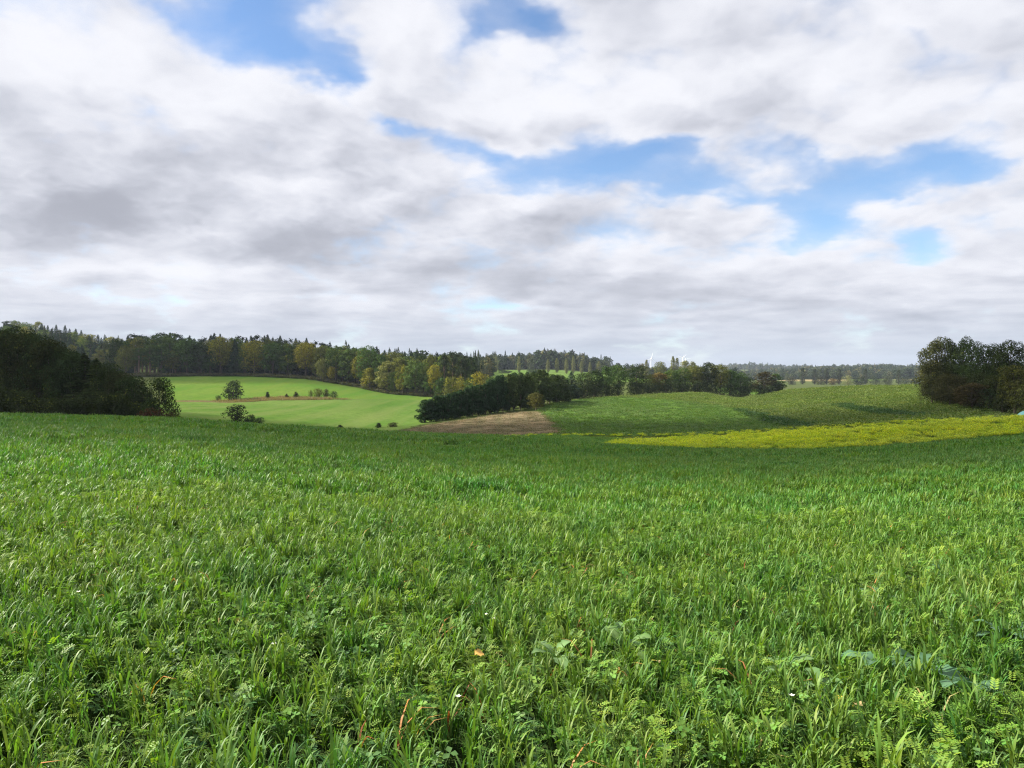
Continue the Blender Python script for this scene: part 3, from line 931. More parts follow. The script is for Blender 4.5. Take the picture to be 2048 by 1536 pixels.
# --- wooded hill on the left, seen over the dark wood
HL = [(-60, 642), (0, 643), (60, 641), (110, 647), (150, 655), (185, 664), (235, 672)]
for row, (dY, dt) in enumerate(((720, 0), (660, 9), (600, 19), (545, 30))):
    for px in np.arange(-50, 240, 13.5):
        pj = float(px + rng.uniform(-6, 6) + row * 5)
        Y = dY + rng.uniform(-18, 18)
        top = np.interp(pj, [a for a, _ in HL], [b for _, b in HL]) + dt + rng.uniform(-3, 5)
        x, y = place(pj, Y)
        h = zat(top, Y) - H1(x, y)
        if h < 6:
            continue
        r_ = rng.random()
        if r_ < 0.55:
            tree('spruce_tree', pick('spruce'), x, y, h, rng.uniform(20, 26) / FOC * Y, BLUEFIR, 0.05, 'dark conifer on the wooded hill beyond the dark wood', 'tree', 'conifers on the wooded hill')
        elif r_ < 0.75:
            tree('pine_tree', pick('pine'), x, y, h, rng.uniform(22, 26) / FOC * Y, (0.035, 0.055, 0.026), 0.05, 'dark conifer on the wooded hill beyond the dark wood', 'tree', 'conifers on the wooded hill')
        else:
            tree('broadleaf_tree', pick('broad'), x, y, h, rng.uniform(26, 34) / FOC * Y, (MID, OLIVE, PALE)[rng.integers(3)], rng.uniform(0, .5), 'rounded leafy crown among conifers on the wooded hill', 'tree', 'leafy trees on the wooded hill')

# --- the dark wood at the left edge of the crop field
DW = [(-70, 650), (0, 652), (45, 655), (75, 664), (110, 684), (150, 700), (190, 716), (230, 732), (262, 748), (290, 764), (305, 785)]
rows = []
for px, Y in zip(np.arange(-60, 300, 23), np.linspace(168, 142, 16)):
    top = np.interp(px, [a for a, _ in DW], [b for _, b in DW])
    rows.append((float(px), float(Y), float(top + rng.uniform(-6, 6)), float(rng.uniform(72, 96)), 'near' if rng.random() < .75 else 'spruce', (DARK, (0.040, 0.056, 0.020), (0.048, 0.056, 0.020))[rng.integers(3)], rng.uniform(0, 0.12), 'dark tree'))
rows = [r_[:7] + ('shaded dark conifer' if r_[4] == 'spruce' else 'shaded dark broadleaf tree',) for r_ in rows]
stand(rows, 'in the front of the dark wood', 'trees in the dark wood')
for px in np.arange(-50, 262, 30):
    Y = 185 + rng.uniform(-8, 12)
    top = np.interp(px, [a for a, _ in DW], [b for _, b in DW]) + rng.uniform(2, 14)
    x, y = place(float(px), Y)
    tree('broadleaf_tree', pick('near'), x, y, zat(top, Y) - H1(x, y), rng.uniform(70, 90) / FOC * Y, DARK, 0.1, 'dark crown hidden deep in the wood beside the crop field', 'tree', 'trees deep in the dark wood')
for px in np.arange(-40, 292, 24):
    Y = 128 + rng.uniform(-4, 4)
    x, y = place(float(px), Y)
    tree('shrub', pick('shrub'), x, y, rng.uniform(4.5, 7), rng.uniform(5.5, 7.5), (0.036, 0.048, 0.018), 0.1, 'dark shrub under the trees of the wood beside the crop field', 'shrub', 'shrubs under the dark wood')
x, y = place(318, 118)
tree('broadleaf_tree', 'near0', x, y, zat(752, 118) - H1(x, y), 74 / FOC * 118, (0.034, 0.052, 0.020), 0.03, 'dark bushy tree at the end of the dark wood beside the meadow', 'tree')
x, y = place(300, 112)
tree('shrub', 'shrub0', x, y, zat(814, 112) - H1(x, y), 62 / FOC * 112, (0.062, 0.032, 0.022), 0.0, 'low reddish brown shrub at the foot of the bushy tree', 'shrub')
x, y = place(342, 113)
tree('shrub', 'shrub1', x, y, zat(820, 113) - H1(x, y), 40 / FOC * 113, (0.055, 0.050, 0.022), 0.1, 'low olive brown shrub under the right flank of the bushy tree', 'shrub')

# --- single shrubs and trees in the meadow
MD = [(465, 322, 759, 42, 'shrub', (0.040, 0.058, 0.026), 0.0, 'dark round tree standing alone on the dry strip between the meadows', 'broadleaf_tree', 'tree'),
      (437, 320, 790, 12, 'shrub', (0.050, 0.060, 0.028), 0.1, 'small grey-green shrub beside the lone round tree', 'shrub', 'shrub'),
      (535, 328, 783, 10, 'evergreen', (0.050, 0.070, 0.036), 0, 'small pointed conifer on the dry strip, nearest the lone round tree', 'small_conifer', 'conifer'),
      (573, 330, 787, 9, 'evergreen', (0.062, 0.060, 0.032), 0.2, 'tiny dark conifer in the middle of the dry strip', 'small_conifer', 'conifer'),
      (592, 331, 783, 12, 'evergreen', (0.062, 0.068, 0.036), 0.2, 'small conifer on the dry strip nearest the shrub clump', 'small_conifer', 'conifer'),
      (621, 333, 779, 11, 'shrub', (0.080, 0.088, 0.035), 0.2, 'slim pale shrub at the left of the meadow clump', 'shrub', 'shrub'),
      (637, 334, 776, 22, 'shrub', (0.125, 0.125, 0.035), 0.15, 'yellow-green shrub in the middle of the meadow clump', 'shrub', 'shrub'),
      (652, 336, 777, 16, 'shrub', (0.080, 0.090, 0.034), 0.2, 'taller thin olive shrub in the meadow clump', 'shrub', 'shrub'),
      (668, 333, 781, 20, 'shrub', (0.038, 0.050, 0.024), 0.0, 'dark rounded shrub at the right of the meadow clump', 'shrub', 'shrub'),
      (471, 184, 807, 48, 'shrub', (0.034, 0.044, 0.024), 0.0, 'dark pointed bush behind the crest of the crop field', 'bush', 'bush'),
      (499, 182, 828, 24, 'shrub', (0.036, 0.052, 0.026), 0.0, 'smaller green bush leaning on the dark pointed bush', 'bush', 'bush'),
      (518, 180, 833, 22, 'shrub', (0.034, 0.050, 0.025), 0.0, 'loose low bush at the right end of the crest bushes', 'bush', 'bush'),
      (680, 190, 849, 15, 'evergreen', (0.046, 0.060, 0.034), 0.0, 'small squat conifer alone low in the meadow', 'small_conifer', 'conifer'),
      (757, 192, 845, 13, 'evergreen', (0.046, 0.060, 0.032), 0.1, 'small pointed conifer beside the round bush near the bare soil', 'small_conifer', 'conifer'),
      (785, 192, 844, 21, 'shrub', (0.042, 0.036, 0.022), 0.0, 'dark round bush at the tip of the bare soil', 'bush', 'bush'),
      (1072, 216, 784, 36, 'broad', (0.105, 0.100, 0.034), 0.25, 'ochre round tree in front of the hedge at the corner of bare soil', 'broadleaf_tree', 'tree')]
for px, Y, top, w, kind, colr, turn, lab, nm, cat in MD:
    x, y = place(px, Y)
    tree(nm, pick(kind), x, y, zat(top, Y) - H1(x, y), w / FOC * Y, colr, turn, lab, cat)

# --- the evergreen hedge above the bare field
HB = [(838, 806), (855, 797), (880, 790), (905, 784), (940, 774), (970, 762), (1000, 750), (1040, 743), (1090, 742), (1125, 746)]
rows = []
for i, px in enumerate(np.arange(849, 1128, 12.0)):
    Y = float(np.interp(px, (849, 960, 1060, 1130), (203, 218, 230, 262)))
    rows.append((float(px + rng.uniform(-2, 2)), Y, float(np.interp(px, [a for a, _ in HB], [b for _, b in HB]) + rng.uniform(-4, 5)), float(rng.uniform(30, 38)),
                 'evergreen' if px < 1010 or i % 3 else 'broad', (0.040, 0.070, 0.032) if px < 1010 else (0.062, 0.085, 0.032), 0.02, 'dark dense evergreen' if px < 1010 or i % 3 else 'dark rounded tree'))
stand(rows, 'in the hedge above the bare soil', 'trees of the evergreen hedge')
for px in np.arange(860, 1120, 13.0):
    Y = float(np.interp(px, (849, 960, 1060, 1130), (212, 228, 242, 272))) + rng.uniform(0, 6)
    x, y = place(float(px), Y)
    tree('evergreen_tree', pick('evergreen'), x, y, zat(np.interp(px, [a for a, _ in HB], [b for _, b in HB]) + rng.uniform(-2, 6), Y) - H1(x, y), rng.uniform(30, 36) / FOC * Y, (0.044, 0.074, 0.032), 0.05,
         'evergreen top in the second row of the hedge above the soil', 'tree', 'second row of the evergreen hedge')

# --- the tree row behind the ridge
TR = [(1118, 748, 40, 'broad', GREEN, 0.1, 'dull green tree'), (1143, 742, 44, 'spruce', BLUEFIR, 0.0, 'blue-green conifer'), (1168, 744, 38, 'broad', DARK, 0.05, 'dark green tree'), (1190, 738, 40, 'broad', DARK, 0.1, 'dark green tree'),
      (1212, 731, 42, 'broad', GREEN, 0.05, 'tall dark green tree'), (1236, 728, 40, 'broad', GREEN, 0.1, 'tall rounded green tree'), (1273, 727, 46, 'broad', (0.040, 0.062, 0.022), 0.1, 'large tree beside the bright gap'),
      (1298, 748, 36, 'broad', OLIVE, 0.15, 'olive brown tree'), (1320, 744, 40, 'broad', BROWN, 0.15, 'brownish tree'), (1342, 738, 40, 'broad', GREEN, 0.2, 'dark green tree'), (1366, 734, 40, 'broad', GREEN, 0.05, 'dark green tree'),
      (1390, 730, 42, 'broad', OLIVE, 0.05, 'dull olive tree'), (1414, 723, 44, 'broad', (0.046, 0.062, 0.024), 0.1, 'tallest tree'), (1440, 727, 42, 'broad', OLIVE, 0.2, 'olive brown tree'),
      (1462, 738, 38, 'broad', GREEN, 0.0, 'dark green tree'), (1482, 744, 34, 'broad', GREEN, 0.05, 'low dark green tree'), (1497, 752, 26, 'broad', DARK, 0.05, 'low dark tree'),
      (1528, 742, 50, 'broad', (0.060, 0.052, 0.026), 0.1, 'brownish round tree'), (1553, 746, 36, 'broad', GREEN, 0.0, 'dark green tree')]
stand([(a, float(np.interp(a, (1118, 1250, 1400, 1500, 1560), (285, 322, 332, 345, 352))), b, c, d, e_, f, g) for a, b, c, d, e_, f, g in TR], 'in the row behind the green ridge', 'tree row behind the green ridge')
for px in np.arange(1140, 1560, 16.0):
    if 1246 < px < 1266 or 1500 < px < 1515:
        continue
    Y = float(np.interp(px, (1118, 1250, 1400, 1500, 1560), (280, 316, 326, 338, 346)))
    x, y = place(float(px), Y)
    tree('shrub', pick('shrub'), x, y, rng.uniform(4.5, 6.5), rng.uniform(5.0, 6.5), (0.046, 0.064, 0.026), 0.1, 'dark shrub filling the foot of the tree row behind the ridge', 'shrub', 'shrubs under the tree row')

# --- the clump at the right edge
RC = [(1872, 163, 671, 62, 'airy', (0.070, 0.078, 0.034), 0.2, 'loose airy birch-like tree'), (1902, 160, 674, 46, 'airy', (0.050, 0.066, 0.026), 0.05, 'airy dark green tree'), (1926, 158, 670, 44, 'airy', (0.040, 0.060, 0.022), 0.0, 'dark feathery tree'),
      (1947, 154, 679, 48, 'near', DARK, 0.0, 'dense dark tree'), (1970, 150, 687, 46, 'near', DARK, 0.0, 'dark pointed tree'), (1992, 148, 684, 50, 'near', (0.036, 0.052, 0.018), 0.05, 'dark green tree'),
      (2018, 144, 678, 62, 'near', (0.040, 0.056, 0.020), 0.05, 'large dark green crown'), (2052, 142, 692, 60, 'near', DARK, 0.0, 'dark tree cut by the picture edge')]
stand(RC, 'in the right-edge clump', 'trees of the clump at the right edge')
RS = [(1864, 160, 716, 64, 'near', (0.062, 0.066, 0.028), 0.25, 'brownish green shrub-like tree'), (1900, 152, 745, 70, 'near', (0.058, 0.058, 0.024), 0.1, 'brownish bush'), (1945, 142, 764, 66, 'near', (0.072, 0.058, 0.028), 0.05, 'reddish brown bush'),
      (1978, 140, 775, 50, 'shrub', DARK, 0.0, 'dark low bush'), (2030, 132, 728, 66, 'near', (0.075, 0.080, 0.024), 0.1, 'yellowish green tall bush'), (2006, 134, 790, 46, 'shrub', (0.045, 0.055, 0.022), 0.05, 'dark green low bush'),
      (2062, 126, 760, 66, 'shrub', (0.070, 0.080, 0.024), 0.15, 'olive bush'), (1884, 158, 738, 60, 'near', (0.050, 0.060, 0.026), 0.1, 'dull green bush'), (1922, 150, 752, 60, 'near', (0.056, 0.056, 0.024), 0.1, 'olive brown bush'),
      (1960, 146, 742, 60, 'near', (0.044, 0.058, 0.022), 0.0, 'dark green tall bush'), (1996, 142, 748, 60, 'near', (0.050, 0.062, 0.022), 0.05, 'green tall bush')]
stand(RS, 'at the front of the right-hand clump', 'bushes at the front of the clump')

# --- poplars and trees far off
PO = [(993, 830, 713, 8), (1038, 790, 712, 9), (1096, 800, 718, 9), (1114, 800, 716, 10), (1133, 780, 717, 10), (1147, 800, 711, 9), (1163, 820, 722, 9), (1180, 830, 724, 8), (1198, 830, 722, 12)]
stand([(a, y_, t, w * 1.0, 'poplar', (0.185, 0.190, 0.075), 0.05, 'slim sunlit poplar') for a, y_, t, w in PO], 'in the poplar row by the far pasture', 'poplars by the far pasture')
PO2 = [(1293, 700, 719, 11, 'slim pale poplar beside the wind turbine'), (1346, 690, 712, 12, 'pointed poplar pair, taller stem'), (1354, 692, 715, 12, 'pointed poplar pair, lower stem')]
for px, Y, top, w, lab in PO2:
    x, y = place(px, Y)
    tree('poplar_tree', pick('poplar'), x, y, zat(top, Y) - H1(x, y), w / FOC * Y, (0.180, 0.180, 0.070), 0.05, lab + ' above the tree row', 'tree')
PO3 = [(1605, 735), (1629, 737), (1653, 736), (1678, 737), (1731, 737), (1797, 740)]
stand([(a, 880, t, 12, 'poplar', (0.048, 0.062, 0.028), 0.05, 'dark slim poplar') for a, t in PO3], 'in the far poplar row beyond the hillside', 'poplars beyond the hillside')
FB = [(1320, 640, 722, 26, OLIVE, 0.3, 'olive round tree'), (1370, 650, 720, 30, PALE, 0.2, 'pale round tree'), (1386, 660, 722, 24, PALE, 0.1, 'pale green tree')]
stand([(a, y_, t, w, 'broad', c, f, g) for a, y_, t, w, c, f, g in FB], 'rising beyond the tree row near the poplars', 'trees beyond the tree row')
FT = [(1582, 752, 22, (0.050, 0.055, 0.030)), (1640, 752, 20, (0.05, 0.055, 0.03)), (1667, 756, 22, BROWN), (1695, 750, 26, PALE), (1718, 752, 26, (0.03, 0.045, 0.024)), (1750, 754, 28, (0.03, 0.045, 0.024)), (1775, 752, 24, (0.05, 0.06, 0.03)), (1812, 753, 30, (0.03, 0.045, 0.024)), (1832, 752, 26, (0.03, 0.045, 0.024))]
stand([(a, 860, t, w, 'shrub', c, 0.15, 'low far-off round tree') for a, t, w, c in FT], 'at the foot of the far right forest', 'trees at the foot of the far forest')
# trees round the far pasture
FP = [(960, 716, 22), (975, 722, 20), (984, 732, 18), (1004, 738, 16), (1016, 741, 14), (1075, 739, 18), (1062, 737, 16)]
stand([(a, 760, t, w * 1.3, 'broad', (0.046, 0.064, 0.030), 0.15, 'far-off rounded tree') for a, t, w in FP], 'around the far pasture', 'trees around the far pasture')


# ------------------------------------------------------------------ instancing of what nobody could count
def scatter(name, pts, eul, scl, idx, protos, label=None, tint=None):
    """One object whose points carry instances of the given mesh objects."""
    c = bpy.data.collections.new(name + '_shapes')
    for k, (nm, me) in enumerate(protos):
        o = bpy.data.objects.new('%02d_%s' % (k, nm), me)
        c.objects.link(o)
    n = len(pts)
    me = bpy.data.meshes.new(name)
    me.vertices.add(n)
    me.vertices.foreach_set('co', np.asarray(pts, np.float32).ravel())
    for nm, ty, dat in (('rot', 'FLOAT_VECTOR', eul), ('siz', 'FLOAT_VECTOR', scl), ('var', 'INT', idx), ('tone', 'FLOAT', tint if tint is not None else np.zeros(n))):
        a = me.attributes.new(nm, ty, 'POINT')
        a.data.foreach_set('vector' if ty == 'FLOAT_VECTOR' else 'value', np.asarray(dat, np.int32 if ty == 'INT' else np.float32).ravel())
    o = obj(name, me, kind='stuff')
    if label:
        o['label'] = label
    ng = bpy.data.node_groups.new(name, 'GeometryNodeTree')
    ng.interface.new_socket('Geometry', in_out='INPUT', socket_type='NodeSocketGeometry')
    ng.interface.new_socket('Geometry', in_out='OUTPUT', socket_type='NodeSocketGeometry')
    gi, go = ng.nodes.new('NodeGroupInput'), ng.nodes.new('NodeGroupOutput')
    ip = ng.nodes.new('GeometryNodeInstanceOnPoints')
    ci = ng.nodes.new('GeometryNodeCollectionInfo')
    ci.inputs['Collection'].default_value = c
    ci.inputs['Separate Children'].default_value = True
    ci.inputs['Reset Children'].default_value = True
    ng.links.new(gi.outputs[0], ip.inputs['Points'])
    ng.links.new(ci.outputs[0], ip.inputs['Instance'])
    ip.inputs['Pick Instance'].default_value = True
    for nm, ty, sock in (('rot', 'FLOAT_VECTOR', 'Rotation'), ('siz', 'FLOAT_VECTOR', 'Scale'), ('var', 'INT', 'Instance Index')):
        na = ng.nodes.new('GeometryNodeInputNamedAttribute')
        na.data_type = ty
        na.inputs[0].default_value = nm
        src = na.outputs[0]
        if nm == 'rot':
            er = ng.nodes.new('FunctionNodeEulerToRotation')
            ng.links.new(src, er.inputs[0])
            src = er.outputs[0]
        ng.links.new(src, ip.inputs[sock])
    ng.links.new(ip.outputs[0], go.inputs[0])
    md = o.modifiers.new('instances', 'NODES')
    md.node_group = ng
    return o


# far woods on the skyline: one mass each, of small tree crowns
def far_shapes():
    res = []
    for k in range(3):
        t, c = broadleaf(800 + k, 20, 0.0, 0.30, 420, 1.5, 14)
        me = mesh_from('far_crown', c[0], c[1], M_FARLEAF, smooth=False)
        res.append(('leafy', me))
    for k in range(2):
        t, c = spruce(810 + k, 22, 0.16, 0.0, 12)
        res.append(('conifer', mesh_from('far_conifer', c[0], c[1], M_FARLEAF, smooth=False)))
    return res


def far_leaf_mat():
    m, nt = new_mat('far_foliage')
    oi = node(nt, 'ShaderNodeObjectInfo')
    g = node(nt, 'ShaderNodeNewGeometry')
    rp = X(nt, oi.outputs['Random'])
    isl = X(nt, g.outputs['Random Per Island'])
    ramp_ = node(nt, 'ShaderNodeValToRGB')
    plug(nt, rp, ramp_.inputs[0])
    c_ = ramp_.color_ramp
    c_.elements[0].color = (0.022, 0.038, 0.018, 1); c_.elements[1].color = (0.120, 0.105, 0.035, 1)
    e1 = c_.elements.new(0.45); e1.color = (0.036, 0.056, 0.024, 1)
    e2 = c_.elements.new(0.80); e2.color = (0.070, 0.088, 0.034, 1)
    hs = node(nt, 'ShaderNodeHueSaturation')
    nt.links.new(ramp_.outputs[0], hs.inputs['Color'])
    plug(nt, 0.65 + isl * 0.7, hs.inputs['Value'])
    d = node(nt, 'ShaderNodeBsdfDiffuse')
    nt.links.new(hs.outputs[0], d.inputs[0])
    out(nt, d.outputs[0])
    return m


M_FARLEAF = far_leaf_mat()


def far_wood(name, label, poly, spacing, hmin, hmax, conifer=0.4, width=1.0):
    p = np.asarray(poly)
    lo, hi = p.min(0), p.max(0)
    n = int((hi[0] - lo[0]) * (hi[1] - lo[1]) / spacing ** 2)
    q = rng.uniform(lo, hi, (n, 2))
    q = q[sdf(poly, q) > 0]
    n = len(q)
    h = rng.uniform(hmin, hmax, n) / 20.0 * (0.84 + 0.16 * (np.sin(q[:, 0] * 0.045 + np.sin(q[:, 1] * 0.03) * 2) + np.sin(q[:, 0] * 0.11 + q[:, 1] * 0.05)))
    con = rng.random(n) < conifer
    idx = np.where(con, 3 + rng.integers(0, 2, n), rng.integers(0, 3, n))
    scl = np.column_stack([h * rng.uniform(0.85, 1.2, n) * width, h * rng.uniform(0.85, 1.2, n) * width, h])
    pts = np.column_stack([q, height(q[:, 0], q[:, 1]) - 0.3])
    return scatter(name, pts, np.column_stack([np.zeros(n), np.zeros(n), rng.uniform(0, 6.28, n)]), scl, idx, far_shapes(), label)


far_wood('hilltop_wood', 'dark wood on the low hill behind the far pasture', [place(925, 920), place(1060, 930), place(1190, 930), place(1215, 1000), place(1230, 1120), place(1150, 1260), place(950, 1260)], 8.5, 16, 24, 0.55)
far_wood('hillside_wood', 'hazy forest covering the far hillside at the right', [place(1455, 1500), place(1570, 1150), place(1690, 1130), place(1840, 1140), place(2100, 1150), place(2100, 1900), place(1560, 1900), place(1480, 1750)], 13.0, 12, 18, 0.25, 1.3)
far_wood('distant_wood', 'blue distant wooded ridge on the horizon', [place(1150, 2450), place(1600, 2450), place(1650, 2750), place(1150, 2750)], 20.0, 18, 24, 0.4, 1.4)
far_wood('left_forest', 'forest interior filling the slope behind the forest edge', [place(-100, 760), place(240, 560), place(420, 510), place(600, 505), place(760, 470), place(880, 440), place(960, 440), place(985, 560), place(985, 800), place(600, 900), place(-100, 900)], 11.0, 15, 20, 0.7)
far_wood('valley_wood', 'low dark belt of far trees above the tree row', [place(1200, 880), place(1300, 760), place(1470, 780), place(1500, 900), place(1440, 1050), place(1200, 1000)], 14.0, 11, 16, 0.2, 1.2)

# ------------------------------------------------------------------ the mixed cover crop
def plant_mat(name, trans=0.30, rough=0.5, spec=0.20):
    m, nt = new_mat(name)
    at = node(nt, 'ShaderNodeAttribute', attribute_name='tint')
    g = node(nt, 'ShaderNodeNewGeometry')
    oi = node(nt, 'ShaderNodeObjectInfo')
    isl = X(nt, g.outputs['Random Per Island'])
    rp = X(nt, oi.outputs['Random'])
    n1 = noise(nt, g.outputs['Position'], 0.35, 3.0, 0.6)
    n2 = noise(nt, g.outputs['Position'], 0.06, 2.0, 0.5)
    n3 = noise(nt, g.outputs['Position'], 1.5, 2.0, 0.5)
    hs = node(nt, 'ShaderNodeHueSaturation')
    nt.links.new(at.outputs['Color'], hs.inputs['Color'])
    plug(nt, 0.495 + (n1 - 0.5) * -0.08 + (n3 - 0.5) * -0.07 + (isl - 0.5) * 0.03, hs.inputs['Hue'])
    plug(nt, 1.0 + (n2 - 0.5) * 0.3, hs.inputs['Saturation'])
    plug(nt, 0.72 + isl * 0.34 + rp * 0.22 + (n1 - 0.5) * 0.5 + (n3 - 0.5) * 0.5 + (n2 - 0.5) * 0.25, hs.inputs['Value'])
    b = node(nt, 'ShaderNodeBsdfPrincipled')
    nt.links.new(hs.outputs[0], b.inputs['Base Color'])
    b.inputs['Roughness'].default_value = rough
    b.inputs['Specular IOR Level'].default_value = spec
    t = node(nt, 'ShaderNodeBsdfTranslucent')
    nt.links.new(mixc(nt, 1.0, hs.outputs[0], (1.25, 1.40, 0.42), 'MULTIPLY'), t.inputs[0])
    mx = node(nt, 'ShaderNodeMixShader')
    mx.inputs[0].default_value = trans
    nt.links.new(b.outputs[0], mx.inputs[1]); nt.links.new(t.outputs[0], mx.inputs[2])
    out(nt, mx.outputs[0])
    return m


M_PLANT = plant_mat('crop_leaves')

OAT = (0.096, 0.218, 0.040)
OAT2 = (0.130, 0.242, 0.034)
VETCH = (0.160, 0.275, 0.028)
CLOVER = (0.122, 0.248, 0.036)
RADISH = (0.11, 0.225, 0.075)
DEAD = (0.42, 0.17, 0.05)
STRAW = (0.40, 0.30, 0.13)
YELLEAF = (0.50, 0.40, 0.05)
PETAL = (0.80, 0.80, 0.74)
BLOOM = (0.53, 0.57, 0.010)


class Soup:
    """Vertices, faces and a colour per vertex, gathered into one mesh."""
    def __init__(self):
        self.v, self.f, self.c = [], [], []

    def add(self, v, f, c):
        o = len(self.v)
        self.v += [tuple(p) for p in v]
        self.f += [tuple(o + i for i in q) for q in f]
        self.c += list(c) if isinstance(c, list) else [c] * len(v)

    def mesh(self, name, mat=None):
        me = bpy.data.meshes.new(name)
        me.from_pydata(self.v, [], self.f)
        a = me.color_attributes.new('tint', 'FLOAT_COLOR', 'POINT')
        a.data.foreach_set('color', np.column_stack([np.array(self.c), np.ones(len(self.c))]).astype(np.float32).ravel())
        me.polygons.foreach_set('use_smooth', np.ones(len(me.polygons), bool))
        me.materials.append(mat or M_PLANT)
        me.update()
        return me


def vary(c, rg, a=0.15):
    k = 1 + rg.uniform(-a, a)
    return (c[0] * k * (1 + rg.uniform(-a, a) * 0.7), c[1] * k, c[2] * k * (1 + rg.uniform(-a, a)))


def blade(s, rg, x, y, h, w, az, bend, col, segs=5, z0=0.0):
    """An arching leaf blade: up from the ground, over, and down at the tip."""
    dx_, dy_ = math.cos(az), math.sin(az)
    sx, sy = -dy_, dx_
    v, c = [], []
    ln = h * (1 + 0.5 * bend)
    ang = math.pi / 2 - rg.uniform(0.02, 0.34)
    px = py = 0.0
    pz = z0
    step = ln / segs
    tw = rg.uniform(-0.5, 0.5)
    for i in range(segs + 1):
        u = i / segs
        ww = w * (0.55 + 0.9 * u if u < 0.4 else 0.91 * (1 - ((u - 0.4) / 0.6) ** 1.8)) * 0.5
        t = tw * u
        ox, oy = sx * math.cos(t) + dx_ * math.sin(t), sy * math.cos(t) + dy_ * math.sin(t)
        v += [(x + dx_ * px - ox * ww, y + dy_ * px - oy * ww, pz), (x + dx_ * px + ox * ww, y + dy_ * px + oy * ww, pz)]
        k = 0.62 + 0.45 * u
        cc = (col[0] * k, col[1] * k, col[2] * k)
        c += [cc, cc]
        px += math.cos(ang) * step
        pz = max(pz + math.sin(ang) * step, 0.01)
        ang -= bend * (0.35 + 3.4 * u * u) * 2.0 / segs
    f = [(2 * i, 2 * i + 1, 2 * i + 3, 2 * i + 2) for i in range(segs)]
    s.add(v, f, c)


def leaflet(s, p, d, n, ln, w, col):
    """A small pointed oval leaf of two faces, folded along its rib."""
    p, d, n = np.array(p), np.array(d), np.array(n)
    sd = np.cross(d, n)
    sd /= np.linalg.norm(sd) + 1e-9
    v = [p, p + d * ln * 0.5 + sd * w * 0.5 + n * w * 0.12, p + d * ln, p + d * ln * 0.5 - sd * w * 0.5 + n * w * 0.12]
    s.add(v, [(0, 1, 2), (0, 2, 3)], col)


def rnd_dir(rg, up=0.3):
    a = rg.uniform(0, 6.283)
    e = rg.uniform(-0.2, 0.6) + up
    return np.array((math.cos(a) * math.cos(e), math.sin(a) * math.cos(e), math.sin(e)))


def oat(seed, n=5, h=0.20, w=0.012, segs=4):
    """A tuft of upright shoots; each shoot sends out short leaves that stand up and then tip over."""
    rg = np.random.default_rng(seed); s = Soup()
    for i in range(n):
        x, y = rg.normal(0, 0.026, 2)
        hs = h * rg.uniform(0.55, 1.0)
        c = vary(OAT if rg.random() < .65 else OAT2, rg)
        blade(s, rg, x, y, hs * 0.9, 0.006, rg.uniform(0, 6.283), 0.08, (c[0] * 0.8, c[1] * 0.8, c[2] * 0.8), 2)
        for j in range(4):
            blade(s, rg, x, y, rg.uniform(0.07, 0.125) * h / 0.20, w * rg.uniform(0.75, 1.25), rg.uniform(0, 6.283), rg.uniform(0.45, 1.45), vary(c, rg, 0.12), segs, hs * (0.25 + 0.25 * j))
    return s.mesh('oat_tuft')


def vetch(seed, h=0.30, stems=2, big=1.0, col=VETCH):
    rg = np.random.default_rng(seed); s = Soup()
    for k in range(stems):
        a = rg.uniform(0, 6.283)
        lean = rg.uniform(0.1, 0.45)
        top = np.array((math.cos(a) * lean * h, math.sin(a) * lean * h, h * rg.uniform(0.75, 1.1)))
        p0 = np.array((rg.normal(0, 0.02), rg.normal(0, 0.02), 0))
        sd = np.array((-math.sin(a), math.cos(a), 0)) * 0.0022
        s.add([p0 - sd, p0 + sd, p0 + top + sd * 0.5, p0 + top - sd * 0.5], [(0, 1, 2, 3)], vary((0.10, 0.17, 0.05), rg))
        for i in range(7):
            u = 0.30 + 0.70 * i / 6
            q = p0 + top * u
            d = rnd_dir(rg, 0.25)
            L = 0.085 * rg.uniform(0.7, 1.2) * big
            side = np.cross(d, (0, 0, 1)); side /= np.linalg.norm(side) + 1e-9
            nrm = np.cross(side, d)
            cc = vary(col, rg, 0.2)
            for j in range(5):
                base = q + d * L * (0.2 + 0.2 * j) - np.array((0, 0, 1)) * L * 0.05 * j * j * 0.2
                for sg in (-1, 1):
                    dd = side * sg * 0.9 + d * 0.45
                    leaflet(s, base, dd / np.linalg.norm(dd), nrm, 0.026 * big, 0.009 * big, cc)
    return s.mesh('vetch')


def clover(seed, h=0.22, n=9, size=0.030, col=CLOVER):
    rg = np.random.default_rng(seed); s = Soup()
    for i in range(n):
        a = rg.uniform(0, 6.283)
        r_ = rg.uniform(0.0, 0.10)
        hh = h * rg.uniform(0.4, 1.1)
        p = np.array((math.cos(a) * r_, math.sin(a) * r_, hh))
        sd = np.array((-math.sin(a), math.cos(a), 0)) * 0.0016
        b0 = np.array((0, 0, 0.0))
        s.add([b0 - sd, b0 + sd, p + sd, p - sd], [(0, 1, 2, 3)], (0.09, 0.16, 0.05))
        cc = vary(col, rg, 0.2)
        nrm = np.array((rg.normal(0, .35), rg.normal(0, .35), 1.0)); nrm /= np.linalg.norm(nrm)
        t0 = rg.uniform(0, 6.28)
        for k in range(3):
            d = np.array((math.cos(t0 + k * 2.09), math.sin(t0 + k * 2.09), 0.0)); d -= nrm * d.dot(nrm); d /= np.linalg.norm(d)
            leaflet(s, p, d, nrm, size * rg.uniform(0.9, 1.2), size * 0.85, cc)
    return s.mesh('clover')


